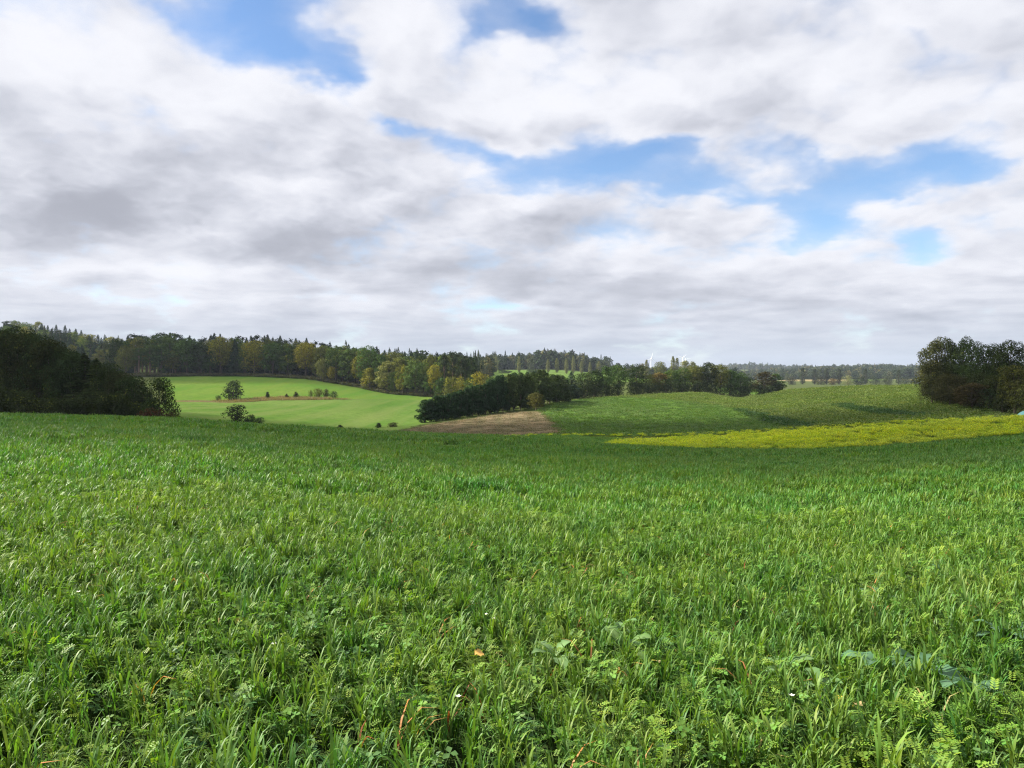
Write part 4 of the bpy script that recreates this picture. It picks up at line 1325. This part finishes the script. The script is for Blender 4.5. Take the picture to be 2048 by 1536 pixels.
def lobed_leaf(s, rg, base, az, ln, wd, rise, col, segs=7):
    """A big lobed leaf with a folded rib that rises from the crown of the plant and arches over."""
    dr = np.array((math.cos(az), math.sin(az), 0)); sd = np.array((-dr[1], dr[0], 0))
    v, c = [], []
    ang = rise
    p = np.array(base, float)
    for i in range(segs + 1):
        u = i / segs
        lob = 0.10 if u < 0.22 else (0.42 + 0.55 * math.sin((u - 0.22) / 0.78 * math.pi * 0.86)) * (1.0 if i % 2 else 0.70)
        if i == segs:
            lob = 0.12
        w = wd * 0.5 * lob
        up = np.array((0, 0, 1.0))
        cu = 0.25 * w
        v += [p - sd * w * rg.uniform(0.85, 1.15) + up * (cu + rg.normal(0, 0.004)), p, p + sd * w * rg.uniform(0.85, 1.15) + up * (cu + rg.normal(0, 0.004))]
        k = 0.85 + 0.2 * u
        e_ = (col[0] * k, col[1] * k, col[2] * k)
        r_ = (col[0] * 1.5, col[1] * 1.25, col[2] * 1.4)
        c += [e_, r_, e_]
        p = p + (dr * math.cos(ang) + up * math.sin(ang)) * ln / segs
        p[2] = max(p[2], 0.012)
        ang -= (0.22 + 0.10 * rg.random()) * 7 / segs * 0.85
    f = []
    for i in range(segs):
        q = 3 * i
        f += [(q, q + 1, q + 4, q + 3), (q + 1, q + 2, q + 5, q + 4)]
    s.add(v, f, c)


def radish(seed, n=6, ln=0.24, wd=0.095, col=RADISH):
    rg = np.random.default_rng(seed); s = Soup()
    for i in range(n):
        lobed_leaf(s, rg, (0, 0, 0.02), i * 2.4 + rg.uniform(-0.4, 0.4), ln * rg.uniform(0.7, 1.2), wd * rg.uniform(0.8, 1.2), rg.uniform(0.75, 1.25), vary(col, rg, 0.15))
    return s.mesh('radish')


def dead_blades(seed, col=DEAD):
    rg = np.random.default_rng(seed); s = Soup()
    for i in range(2):
        blade(s, rg, 0, 0, rg.uniform(0.14, 0.24), 0.011, rg.uniform(0, 6.28), rg.uniform(0.8, 1.5), vary(col, rg, 0.2), 4)
    return s.mesh('dead_blades')


def carpet(seed, size, tufts, per, nl, h, bw, lw, cols, segs=3):
    """A square of crop: tufts of blades and leafy sprays of several plants, with gaps between."""
    rg = np.random.default_rng(seed); s = Soup()
    sp = size * 0.30 / math.sqrt(tufts)
    for k in range(tufts):
        cx, cy = rg.uniform(-.5, .5, 2) * size
        hh = h * rg.uniform(0.5, 1.3)
        c = vary(cols[0] if rg.random() < .65 else cols[1], rg, 0.2)
        for i in range(per):
            z0 = hh * rg.uniform(0.15, 0.75)
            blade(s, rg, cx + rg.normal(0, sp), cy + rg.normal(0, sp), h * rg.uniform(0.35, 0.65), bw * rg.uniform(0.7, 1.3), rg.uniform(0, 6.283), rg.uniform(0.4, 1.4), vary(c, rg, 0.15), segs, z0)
    for k in range(max(2, nl // 12)):
        cx, cy = rg.uniform(-.5, .5, 2) * size
        hh = h * rg.uniform(0.5, 1.25)
        c = vary(cols[2] if rg.random() < .6 else cols[3], rg, 0.2)
        for i in range(12):
            p = (cx + rg.normal(0, sp * 1.1), cy + rg.normal(0, sp * 1.1), hh * rg.uniform(0.4, 1.0))
            d = rnd_dir(rg, 0.15)
            nrm = np.cross(np.cross(d, (0, 0, 1)), d) + rg.normal(0, .25, 3); nrm /= np.linalg.norm(nrm)
            leaflet(s, p, d, nrm, lw * rg.uniform(0.7, 1.4), lw * rg.uniform(0.4, 0.65), vary(c, rg, 0.12))
    return s.mesh('crop_carpet')


def wedge(r0, r1, dens, half=0.76, pad=2.2):
    """Random ground positions in front of the camera between two distances, dens per square metre."""
    n = int(dens * (half * (r1 ** 2 - r0 ** 2) + 2 * pad * (r1 - r0)) * 1.02)
    y = np.sqrt(rng.uniform(r0 ** 2, r1 ** 2, n * 2))
    x = rng.uniform(-1, 1, n * 2) * (half * r1 + pad)
    k = np.abs(x) < half * y + pad
    x, y = x[k][:n], y[k][:n]
    return np.column_stack([x, y])


def lay(name, q, idx, s0, s1, protos, label, tilt=0.10, flat=1.0, sink=0.0, mound=0.0):
    n = len(q)
    pts = np.column_stack([q, height(q[:, 0], q[:, 1]) - sink])
    eul = np.column_stack([rng.normal(0, tilt, n), rng.normal(0, tilt, n), rng.uniform(0, 6.283, n)])
    sc = rng.uniform(s0, s1, n)
    clump = 1 + 0.16 * np.sin(q[:, 0] * 1.9 + np.sin(q[:, 1] * 1.1) * 2) * np.sin(q[:, 1] * 1.7 + q[:, 0] * 0.6)
    clump = clump * (1 + mound * 1.5 * (patchy(q, 19.0, 1.9) - 0.5))
    sw = sc * (1 + 0.5 * (clump - 1))
    return scatter(name, pts, eul, np.column_stack([sw, sw, sc * clump * flat]), idx, protos, label)


def patchy(q, f, ph):
    return 0.5 + 0.25 * (np.sin(q[:, 0] * f + ph + 1.7 * np.sin(q[:, 1] * f * 0.8 + ph)) + np.sin(q[:, 1] * f * 1.3 - ph * 2 + 1.3 * np.sin(q[:, 0] * f * 0.7)))


# near plants, each species its own mass
protos = [('oat', oat(900 + k, 4 + k % 3, (0.19, 0.22, 0.17, 0.20, 0.18, 0.23)[k], (0.011, 0.013, 0.010, 0.014, 0.011, 0.012)[k])) for k in range(6)]
q = wedge(1.6, 12.0, 370)
q = q[rng.random(len(q)) < np.clip(1.3 * patchy(q, 19.0, 1.9) * (0.55 + patchy(q, 1.3, 4.2)), 0.10, 1)]
lay('oat_crop', q, rng.integers(0, 6, len(q)), 0.60, 0.98, protos, 'arching blue-green oat blades covering the near crop field', mound=0.55)
protos = [('vetch', vetch(920 + k, (0.26, 0.31, 0.23, 0.29)[k], 2)) for k in range(4)]
q = wedge(1.6, 12.0, 105)
q = q[rng.random(len(q)) < np.clip(patchy(q, 1.5, 0.3) * 2.0 * patchy(q, 19.0, 1.9), 0.04, 1)]
lay('vetch_crop', q, rng.integers(0, 4, len(q)), 0.52, 0.85, protos, 'feathery yellow-green vetch growing through the near crop', mound=0.55)
protos = [('clover', clover(940 + k, (0.19, 0.23, 0.16)[k], 10, (0.026, 0.034, 0.040)[k], (CLOVER, CLOVER, (0.09, 0.20, 0.055))[k])) for k in range(3)]
q = wedge(1.6, 12.0, 150)
q = q[rng.random(len(q)) < np.clip(patchy(q, 1.1, 2.1) * 1.4, 0.12, 1)]
lay('clover_crop', q, rng.integers(0, 3, len(q)), 0.55, 0.95, protos, 'small rounded clover leaves low in the near crop', mound=0.55)
protos = [('radish', radish(960 + k, 5 + k, (0.20, 0.24, 0.22)[k], 0.085)) for k in range(3)]
q = wedge(1.6, 14.0, 6.0)
q = q[rng.random(len(q)) < np.clip(0.14 + 0.12 * q[:, 0], 0.07, 1)]
lay('radish_crop', q, rng.integers(0, 3, len(q)), 0.75, 1.15, protos, 'broad lobed fodder radish leaves scattered in the near crop')
protos = [('dead', dead_blades(980)), ('dead', dead_blades(981, (0.45, 0.22, 0.07))), ('dead', dead_blades(982, STRAW)), ('dead', dead_blades(983, (0.30, 0.07, 0.03)))]
q = wedge(1.6, 12.0, 6.0)
lay('withered_blades', q, rng.integers(0, 4, len(q)), 0.8, 1.2, protos, 'withered orange and straw blades among the crop')

# middle and far crop
MIXC = [OAT, OAT2, VETCH, CLOVER]
protos = [('carpet', carpet(1000 + k, 0.50, 15, 9, 96, 0.21, 0.018, 0.032, MIXC if k % 3 else [OAT, OAT, CLOVER, OAT2], 4)) for k in range(5)]
q = wedge(11.0, 36.0, 10.0)
lay('crop_middle', q, rng.integers(0, 5, len(q)), 0.8, 1.2, protos, 'mixed green cover crop in the middle of the field', 0.06)
protos = [('carpet', carpet(1020 + k, 1.2, 34, 8, 132, 0.25, 0.040, 0.075, MIXC if k % 3 else [OAT, OAT, CLOVER, OAT2], 3)) for k in range(4)]
q = wedge(33.5, 142.0, 1.6, 0.76, 4)
q = q[sdf(Z_CROP, q) > -0.3]
lay('crop_far', q, rng.integers(0, 4, len(q)), 0.8, 1.25, protos, 'mixed green cover crop on the far slope of the field', 0.05)


def in_poly(poly, dens, keep=0.0):
    p = np.asarray(poly)
    lo, hi = p.min(0), p.max(0)
    n = int((hi[0] - lo[0]) * (hi[1] - lo[1]) * dens)
    q = rng.uniform(lo, hi, (n, 2))
    return q[sdf(poly, q) > keep]


# yellow flowering strip: green stems with a head of small flowers
def flowers(seed, size=1.1, n=46, h=0.62):
    rg = np.random.default_rng(seed); s = Soup()
    for i in range(n):
        x, y = rg.uniform(-.5, .5, 2) * size
        hh = h * rg.uniform(0.6, 1.1)
        blade(s, rg, x, y, hh * 0.85, 0.035, rg.uniform(0, 6.28), rg.uniform(0.1, 0.5), vary((0.10, 0.17, 0.035), rg), 2)
        for j in range(7):
            p = (x + rg.normal(0, 0.07), y + rg.normal(0, 0.07), hh * rg.uniform(0.72, 1.05))
            d = rnd_dir(rg, 0.3)
            nrm = np.cross(np.cross(d, (0, 0, 1)), d); nrm /= np.linalg.norm(nrm) + 1e-9
            leaflet(s, p, d, nrm, 0.085, 0.075, vary(BLOOM, rg, 0.2) if rg.random() < 0.60 else vary(VETCH, rg))
    return s.mesh('mustard')


M_BLOOM = M_PLANT
protos = [('mustard', flowers(1040 + k)) for k in range(3)]
q = in_poly(Z_FLOWER, 2.2, -0.4)
thin_ = 0.20 + 0.9 * patchy(np.column_stack([q[:, 0] * 0.35, q[:, 1] * 1.6]), 0.9, 0.8)
q = q[rng.random(len(q)) < np.clip(thin_, 0.15, 1)]
lay('mustard_bloom', q, rng.integers(0, 3, len(q)), 0.8, 1.2, protos, 'band of yellow flowering mustard across the far side of the crop field', 0.05)
q = in_poly(Z_FLOWER2, 1.1, -0.1)
q = q[rng.random(len(q)) < np.clip(0.2 + 0.8 * patchy(q, 0.12, 1.2), 0.15, 1)]
lay('mustard_margin', q, rng.integers(0, 3, len(q)), 0.55, 0.85, protos, 'thin line of yellow mustard flowers along the foot of the hillside', 0.05)

# the crops on the opposite slope, as a nap of coarse tufts
def tuft_nap(seed, size, n, h, w, cols):
    rg = np.random.default_rng(seed); s = Soup()
    for i in range(n):
        p = (rg.uniform(-.5, .5) * size, rg.uniform(-.5, .5) * size, h * rg.uniform(0.2, 0.9))
        d = rnd_dir(rg, 0.35)
        nrm = np.cross(np.cross(d, (0, 0, 1)), d) + rg.normal(0, .3, 3); nrm /= np.linalg.norm(nrm)
        leaflet(s, p, d, nrm, w * rg.uniform(0.7, 1.5), w * rg.uniform(0.5, 0.9), vary(cols[rg.integers(len(cols))], rg, 0.25))
    return s.mesh('tuft_nap')


protos = [('nap', tuft_nap(1060 + k, 2.6, 150, 0.35, 0.22, [(0.096, 0.146, 0.028), (0.122, 0.164, 0.034), (0.078, 0.128, 0.026)])) for k in range(3)]
q = in_poly(Z_HILL_B, 0.34)
q = q[(sdf(Z_BARE, q) < -0.8) & (sdf(Z_FLOWER, q) < 0) & (sdf(Z_HILL_A, q) < -0.3) & (sdf(Z_LUSH, q) < 0) & (sdf(Z_DARK_GREEN2, q) < 0)]
lay('coarse_crop', q, rng.integers(0, 3, len(q)), 0.8, 1.3, protos, 'coarse yellow-green crop on the hillside', 0.05)
protos = [('nap', tuft_nap(1070 + k, 2.6, 120, 0.28, 0.20, [(0.074, 0.140, 0.027), (0.088, 0.154, 0.030), (0.064, 0.120, 0.025)])) for k in range(3)]
q = in_poly(Z_HILL_A, 0.26)
lay('dense_crop', q, rng.integers(0, 3, len(q)), 0.8, 1.2, protos, 'dense dark green crop on the lower slope', 0.05)
protos = [('nap', tuft_nap(1080 + k, 2.6, 130, 0.45, 0.24, [(0.034, 0.080, 0.024), (0.042, 0.090, 0.026)])) for k in range(2)]
q = np.vstack([in_poly(Z_LUSH, 0.35), in_poly(Z_DARK_GREEN2, 0.35)])
lay('dark_green_crop', q, rng.integers(0, 2, len(q)), 0.9, 1.4, protos, 'darker green growth in two strips across the hillside', 0.05)
# dry reeds on the strip between the meadows
def reeds(seed):
    rg = np.random.default_rng(seed); s = Soup()
    for i in range(60):
        blade(s, rg, rg.normal(0, 0.9), rg.normal(0, 0.9), rg.uniform(0.3, 0.8), 0.07, rg.uniform(0, 6.28), rg.uniform(0.1, 0.5), vary((0.22, 0.17, 0.09) if rg.random() < .75 else (0.13, 0.13, 0.05), rg, 0.2), 2)
    return s.mesh('reeds')


protos = [('reeds', reeds(1090)), ('reeds', reeds(1091))]
q = in_poly(Z_REED, 0.45, -0.3)
q = q[(1024 + q[:, 0] / q[:, 1] * FOC) > 490 - 60 * rng.random(len(q)) ** 3]
lay('dry_reeds', q, rng.integers(0, 2, len(q)), 0.8, 1.3, protos, 'dry straw-coloured reeds on the strip between the meadows', 0.05)
# clods and stubble on the bare soil, and the grassy fringe round it
protos = [('nap', tuft_nap(1110 + k, 2.4, 70, 0.10, 0.14, [(0.120, 0.096, 0.060), (0.165, 0.142, 0.085), (0.080, 0.064, 0.040), (0.125, 0.120, 0.058)])) for k in range(2)]
q = in_poly(Z_BARE, 0.30, 0.5)
lay('stubble_clods', q, rng.integers(0, 2, len(q)), 0.7, 1.3, protos, 'crumbly clods and stubble on the bare brown soil', 0.05)
protos = [('nap', tuft_nap(1120 + k, 1.6, 60, 0.22, 0.14, [(0.085, 0.105, 0.030), (0.120, 0.110, 0.045), (0.060, 0.090, 0.024)])) for k in range(2)]
zb = np.array(Z_BARE + [Z_BARE[0]])
fr = []
for a_, b_ in zip(zb[:-1], zb[1:]):
    m_ = int(np.hypot(*(b_ - a_)) * 0.7)
    t_ = rng.random((m_, 1))
    fr.append(a_ + (b_ - a_) * t_ + rng.normal(0, 0.35, (m_, 2)))
q = np.vstack(fr)
lay('field_margin', q, rng.integers(0, 2, len(q)), 0.5, 1.3, protos, 'uneven weedy fringe of grass round the bare soil', 0.05)
# rank growth along the forest foot
protos = [('nap', tuft_nap(1100 + k, 3.0, 120, 1.1, 0.40, [(0.060, 0.070, 0.025), (0.085, 0.075, 0.035), (0.040, 0.055, 0.020)])) for k in range(2)]
px_ = rng.uniform(225, 965, 900)
yy = np.array([edge_y(p) for p in px_]) + rng.uniform(-9, 3, 900)
lay('undergrowth', np.column_stack([(px_ - 1024) / FOC * yy, yy]), rng.integers(0, 2, 900), 0.6, 1.5, protos, 'rank weedy undergrowth along the foot of the forest edge', 0.05)

# ------------------------------------------------------------------ wind turbines on the horizon
M_WHITE = simple_mat('turbine_paint', (0.80, 0.80, 0.80), 0.5, 0.02, 0.1)


def turbine(px, Y, hub_row, rpx, phase, yaw, label):
    x, y = place(px, Y)
    g = H1(x, y)
    hub = zat(hub_row, Y) - g
    rr = rpx / FOC * Y
    root = bpy.data.objects.new('wind_turbine', None)
    COL.objects.link(root)
    root.location = (x, y, g - 1.0)
    root.rotation_euler = (0, 0, yaw)
    root['label'] = label; root['category'] = 'wind turbine'; root['group'] = 'wind turbines on the horizon'
    v, f = tube([(0, 0, 0), (0, 0, hub * 0.5), (0, 0, hub)], [2.8, 2.3, 1.7], 12)
    obj('tower', mesh_from('tower', v, f, M_WHITE), root)
    v, f = tube([(0, -4.2, hub), (0, -3.6, hub), (0, 1, hub + 0.2), (0, 6.6, hub + 0.3), (0, 7.2, hub + 0.3)], [0.2, 2.0, 2.3, 2.0, 0.2], 8)
    obj('nacelle', mesh_from('nacelle', v, f, M_WHITE), root)
    v, f = tube([(0, -7.0, hub), (0, -6.3, hub), (0, -4.0, hub)], [0.2, 1.5, 2.0], 8)
    obj('hub', mesh_from('hub', v, f, M_WHITE), root)
    vb, fb = [], []
    secs = ((0.0, 1.3, 0.9), (0.12, 2.6, 0.8), (0.25, 3.0, 0.55), (0.6, 2.2, 0.35), (0.9, 1.2, 0.2), (1.0, 0.4, 0.1))
    for u, c, t in secs:
        for a, b in ((-0.5, 0), (0, 0.5), (0.5, 0), (0, -0.5)):
            vb.append((a * c, b * t, u * rr))
    for i in range(len(secs) - 1):
        for j in range(4):
            fb.append((4 * i + j, 4 * i + (j + 1) % 4, 4 * i + 4 + (j + 1) % 4, 4 * i + 4 + j))
    bm_ = mesh_from('blade', np.array(vb), np.array(fb), M_WHITE)
    for k in range(3):
        b = obj('blade', bm_, root)
        b.location = (0, -5.6, hub)
        b.rotation_euler = (0, phase + k * 2 * math.pi / 3, 0)


turbine(1302, 4200, 717, 12.5, 0.25, 0.15, 'white wind turbine on the horizon beside the slim poplar')
turbine(1365, 4400, 715, 9.5, 0.9, -0.2, 'left one of two white wind turbines standing close together')
turbine(1371, 4500, 718, 9.5, 1.45, 0.1, 'right one of two white wind turbines standing close together')

# ------------------------------------------------------------------ tarpaulin heap at the right edge
def tarp_heap():
    x, y = place(2072, 121)
    rg = np.random.default_rng(5)
    nu, nv = 26, 12
    v, f = [], []
    for i in range(nu):
        for j in range(nv + 1):
            u = i / nu * 2 * math.pi
            w = j / nv
            r_ = 1 - w
            fold = 1 + 0.05 * math.sin(u * 7) * w + rg.normal(0, 0.015)
            v.append((2.7 * math.cos(u) * math.sin(w * math.pi / 2) * fold, 1.5 * math.sin(u) * math.sin(w * math.pi / 2) * fold, 1.15 * math.cos(w * math.pi / 2) ** 0.8 + rg.normal(0, 0.015) - 0.02))
    for i in range(nu):
        for j in range(nv):
            a = i * (nv + 1) + j; b = ((i + 1) % nu) * (nv + 1) + j
            f.append((a, a + 1, b + 1, b))
    m = simple_mat('teal_tarpaulin', (0.10, 0.25, 0.26), 0.6, 0.12, 0.8)
    root = bpy.data.objects.new('tarpaulin_heap', None)
    COL.objects.link(root)
    root.location = (x, y, H1(x, y) - 0.02)
    root['label'] = 'low heap under a pale turquoise tarpaulin beside the flowering strip'
    root['category'] = 'tarpaulin'
    obj('cover', mesh_from('cover', np.array(v), np.array(f), m), root)
    tm = simple_mat('tyre_rubber', (0.03, 0.03, 0.03), 0.8, 0.2, 4)
    bm = bmesh.new()
    for k in range(14):
        for j in range(8):
            a, b = 2 * math.pi * k / 14, 2 * math.pi * j / 8
            bm.verts.new(((0.28 + 0.09 * math.cos(b)) * math.cos(a), (0.28 + 0.09 * math.cos(b)) * math.sin(a), 0.09 * math.sin(b)))
    bm.verts.ensure_lookup_table()
    for k in range(14):
        for j in range(8):
            bm.faces.new([bm.verts[k * 8 + j], bm.verts[((k + 1) % 14) * 8 + j], bm.verts[((k + 1) % 14) * 8 + (j + 1) % 8], bm.verts[k * 8 + (j + 1) % 8]])
    me = bpy.data.meshes.new('tyre'); bm.to_mesh(me); bm.free(); me.materials.append(tm)
    for tx, ty, tz in ((0.9, 0.2, 1.10), (-0.2, 0.3, 1.18), (1.7, -0.1, 0.88)):
        t = obj('tyre', me, root)
        t.location = (tx, ty, tz)


tarp_heap()

# ------------------------------------------------------------------ single plants that stand out in the near crop
def stand_out():
    rg = np.random.default_rng(77)
    groups = []
    leaf_meshes = {}
    def leaf_mesh(key, ln, wd, col):
        if key not in leaf_meshes:
            s = Soup()
            lobed_leaf(s, np.random.default_rng(len(leaf_meshes) + 40), (0, 0, 0.02), 0.0, ln, wd, 1.05, col, 9)
            leaf_meshes[key] = s.mesh('leaf')
        return leaf_meshes[key]
    PL = [(1570, 1395, 1.05, RADISH, 'broad-leaved radish plant beside the dark gap in the crop'), (1640, 1430, 0.85, RADISH, 'lobed radish plant just right of the dark gap in the crop'),
          (1760, 1390, 1.15, (0.075, 0.175, 0.080), 'large blue-green radish plant right of the dark gap'), (1850, 1385, 1.0, (0.070, 0.165, 0.080), 'blue-green radish plant with drooping lobed leaves'),
          (1830, 1175, 1.25, (0.070, 0.160, 0.085), 'grey-green radish plant high up in the right half of the crop'), (1750, 1235, 0.95, (0.090, 0.190, 0.085), 'pale radish plant between two darker ones at right'),
          (1935, 1440, 1.1, (0.070, 0.165, 0.075), 'wide radish plant low at the right edge'), (2005, 1320, 1.05, (0.075, 0.165, 0.085), 'blue-green radish plant at the right border of the picture'),
          (1110, 1365, 0.95, RADISH, 'round-leaved plant left of the yellowed leaves'), (1250, 1350, 1.1, (0.115, 0.215, 0.060), 'pale broad-leaved plant above the brown and yellow leaves'),
          (1310, 1335, 0.9, RADISH, 'green broad-leaved plant behind the yellowing leaf'), (1240, 1300, 0.8, RADISH, 'small lobed plant at the centre of the near crop'),
          (560, 1190, 0.85, (0.085, 0.180, 0.080), 'lone blue-green broad-leaved plant in the left half of the crop')]
    for px, py, sc, col, lab in PL:
        x, y = ground_hit(px, py, y0=2.0)
        root = bpy.data.objects.new('radish_plant', None)
        COL.objects.link(root)
        root.location = (x, y, H1(x, y) + 0.11)
        root.scale = (sc * 0.72,) * 3
        root.rotation_euler = (0, 0, rg.uniform(0, 6.28))
        root['label'] = lab; root['category'] = 'plant'; root['group'] = 'broad-leaved radish plants in the crop'
        n = 6
        for k in range(n):
            l = obj('leaf', leaf_mesh((col, k % 3), 0.30, (0.13, 0.15, 0.12)[k % 3], tuple(c * (0.9 + 0.1 * (k % 3)) for c in col)), root)
            l.rotation_euler = (rg.normal(0, .12), rg.normal(0, .15), k * 2.4 + rg.uniform(-.3, .3))
            l.scale = (rg.uniform(0.75, 1.15),) * 3
    YL = [(1692, 1470, YELLEAF, 'yellow leaf low in the crop right of the pale one'), (1705, 1490, (0.50, 0.40, 0.18), 'pale yellow-pink round leaf low in the right crop'), (1232, 1415, (0.42, 0.20, 0.06), 'brown curled leaf with orange tip in the near crop'),
          (1300, 1392, (0.42, 0.36, 0.16), 'yellowing beige leaf right of the brown curled leaf'), (492, 1300, (0.42, 0.40, 0.05), 'yellow-green leaf beside the small dark hole in the left crop'), (966, 1375, (0.50, 0.36, 0.08), 'small golden leaf near the bottom centre')]
    for px, py, col, lab in YL:
        x, y = ground_hit(px, py, y0=2.0)
        s = Soup()
        lobed_leaf(s, np.random.default_rng(int(px)), (0, 0, 0), 0.0, 0.08, 0.07, 0.7, col, 6)
        o = obj('withered_leaf', s.mesh('withered_leaf'))
        o.location = (x, y, H1(x, y) + 0.20)
        o.rotation_euler = (rg.normal(0, .3), rg.normal(0, .3), rg.uniform(3.6, 5.8))
        o['label'] = lab; o['category'] = 'leaf'; o['group'] = 'yellowed leaves in the crop'
    m_pet = plant_mat('petals', 0.3, 0.6, 0.2)
    WF = [(548, 1380, 'white flower spray beside a dark gap in the left crop'), (971, 1304, 'upper of two small white flowers near the centre'), (987, 1314, 'lower of two small white flowers near the centre'),
          (157, 1262, 'white flower tuft in the far left crop'), (1583, 1492, 'white flower low in the crop at right'), (916, 1500, 'white flower at the bottom centre')]
    for px, py, lab in WF:
        x, y = ground_hit(px, py, y0=2.0)
        root = bpy.data.objects.new('white_flower', None)
        COL.objects.link(root)
        root.location = (x, y, H1(x, y))
        root['label'] = lab; root['category'] = 'flower'; root['group'] = 'white flowers in the crop'
        s = Soup()
        s.add([(-.002, 0, 0), (.002, 0, 0), (.002, 0, .26), (-.002, 0, .26)], [(0, 1, 2, 3)], (0.10, 0.18, 0.05))
        s.add([(0, -.002, 0), (0, .002, 0), (0, .002, .26), (0, -.002, .26)], [(0, 1, 2, 3)], (0.10, 0.18, 0.05))
        obj('stem', s.mesh('stem'), root)
        s = Soup()
        for k in range(5):
            a = k * 1.257
            d = np.array((math.cos(a), math.sin(a), 0.5)); d /= np.linalg.norm(d)
            nr = np.cross(np.cross(d, (0, 0, 1)), d); nr /= np.linalg.norm(nr)
            leaflet(s, (0, 0, .26), d, nr, 0.020, 0.013, PETAL)
        obj('bloom', s.mesh('bloom', m_pet), root)


stand_out()

# ------------------------------------------------------------------ unseen clouds added off to the left, shaped to shade these fields
def cloud_mat(name, density):
    m, nt = new_mat(name)
    v = node(nt, 'ShaderNodeVolumePrincipled')
    v.inputs['Color'].default_value = (0.95, 0.95, 0.97, 1)
    v.inputs['Density'].default_value = density
    v.inputs['Anisotropy'].default_value = 0.4
    o = node(nt, 'ShaderNodeOutputMaterial')
    nt.links.new(v.outputs[0], o.inputs['Volume'])
    return m


M_SHADE_CLOUD = cloud_mat('cloud_vapour', 0.0055)
CLOUD_ALT = 620.0


def cloud(gx, gy, rx, ry, rz, rot=0.0, seed=0, mat=None):
    """A flattened unseen billow added so that its shadow falls on (gx, gy)."""
    rg = np.random.default_rng(seed)
    bm = bmesh.new()
    bmesh.ops.create_icosphere(bm, subdivisions=5, radius=1.0)
    ph = rg.uniform(0, 6.28, 24); dr = rg.normal(0, 1, (24, 3)); dr /= np.linalg.norm(dr, axis=1, keepdims=True)
    fr = np.geomspace(2.0, 13.0, 24)
    for vtx in bm.verts:
        p = np.array(vtx.co)
        k = 1 + float(np.sum(np.sin(dr @ p * fr + ph) / fr ** 0.85)) * 0.16
        z = p[2] * k
        vtx.co = (p[0] * k * rx, p[1] * k * ry, (z if z > 0 else z * 0.35) * rz)
    me = bpy.data.meshes.new('cloud'); bm.to_mesh(me); bm.free()
    me.materials.append(mat or M_SHADE_CLOUD)
    o = obj('cloud', me, kind='stuff')
    t = (CLOUD_ALT - H1(gx, gy)) / SUN_DIR.z
    o.location = (gx + SUN_DIR.x * t, gy + SUN_DIR.y * t, CLOUD_ALT)
    o.rotation_euler = (0, 0, rot)
    return o


CL = [(60, 60, 260, 42, 150, 0.02, 1, cloud_mat('thick_shade_cloud', 0.009)), (50, 168, 75, 22, 90, 0.25, 2, cloud_mat('thin_cloud_vapour', 0.0035)), (-100, 156, 95, 44, 150, 0.0, 3, cloud_mat('dense_shade_cloud', 0.010)), (-290, 520, 120, 90, 150, 0.0, 4)]
for i, c in enumerate(CL):
    cloud(*c)

# ------------------------------------------------------------------ the hazy air
def haze():
    hi = 138.0
    me = bpy.data.meshes.new('haze')
    s, b = 5700.0, float(G3[:, 2].min()) - 1.5
    vv = [(x, y, z) for x in (-s, s) for y in (-s, s) for z in (b, hi)]
    me.from_pydata(vv, [], [(0, 1, 3, 2), (4, 6, 7, 5), (0, 4, 5, 1), (2, 3, 7, 6), (0, 2, 6, 4), (1, 5, 7, 3)])
    m, nt = new_mat('haze_air')
    v = node(nt, 'ShaderNodeVolumePrincipled')
    v.inputs['Color'].default_value = (0.72, 0.83, 1.0, 1)
    v.inputs['Density'].default_value = 0.00007
    v.inputs['Anisotropy'].default_value = 0.0
    o = node(nt, 'ShaderNodeOutputMaterial')
    nt.links.new(v.outputs[0], o.inputs['Volume'])
    me.materials.append(m)
    obj('haze', me, kind='stuff')


haze()
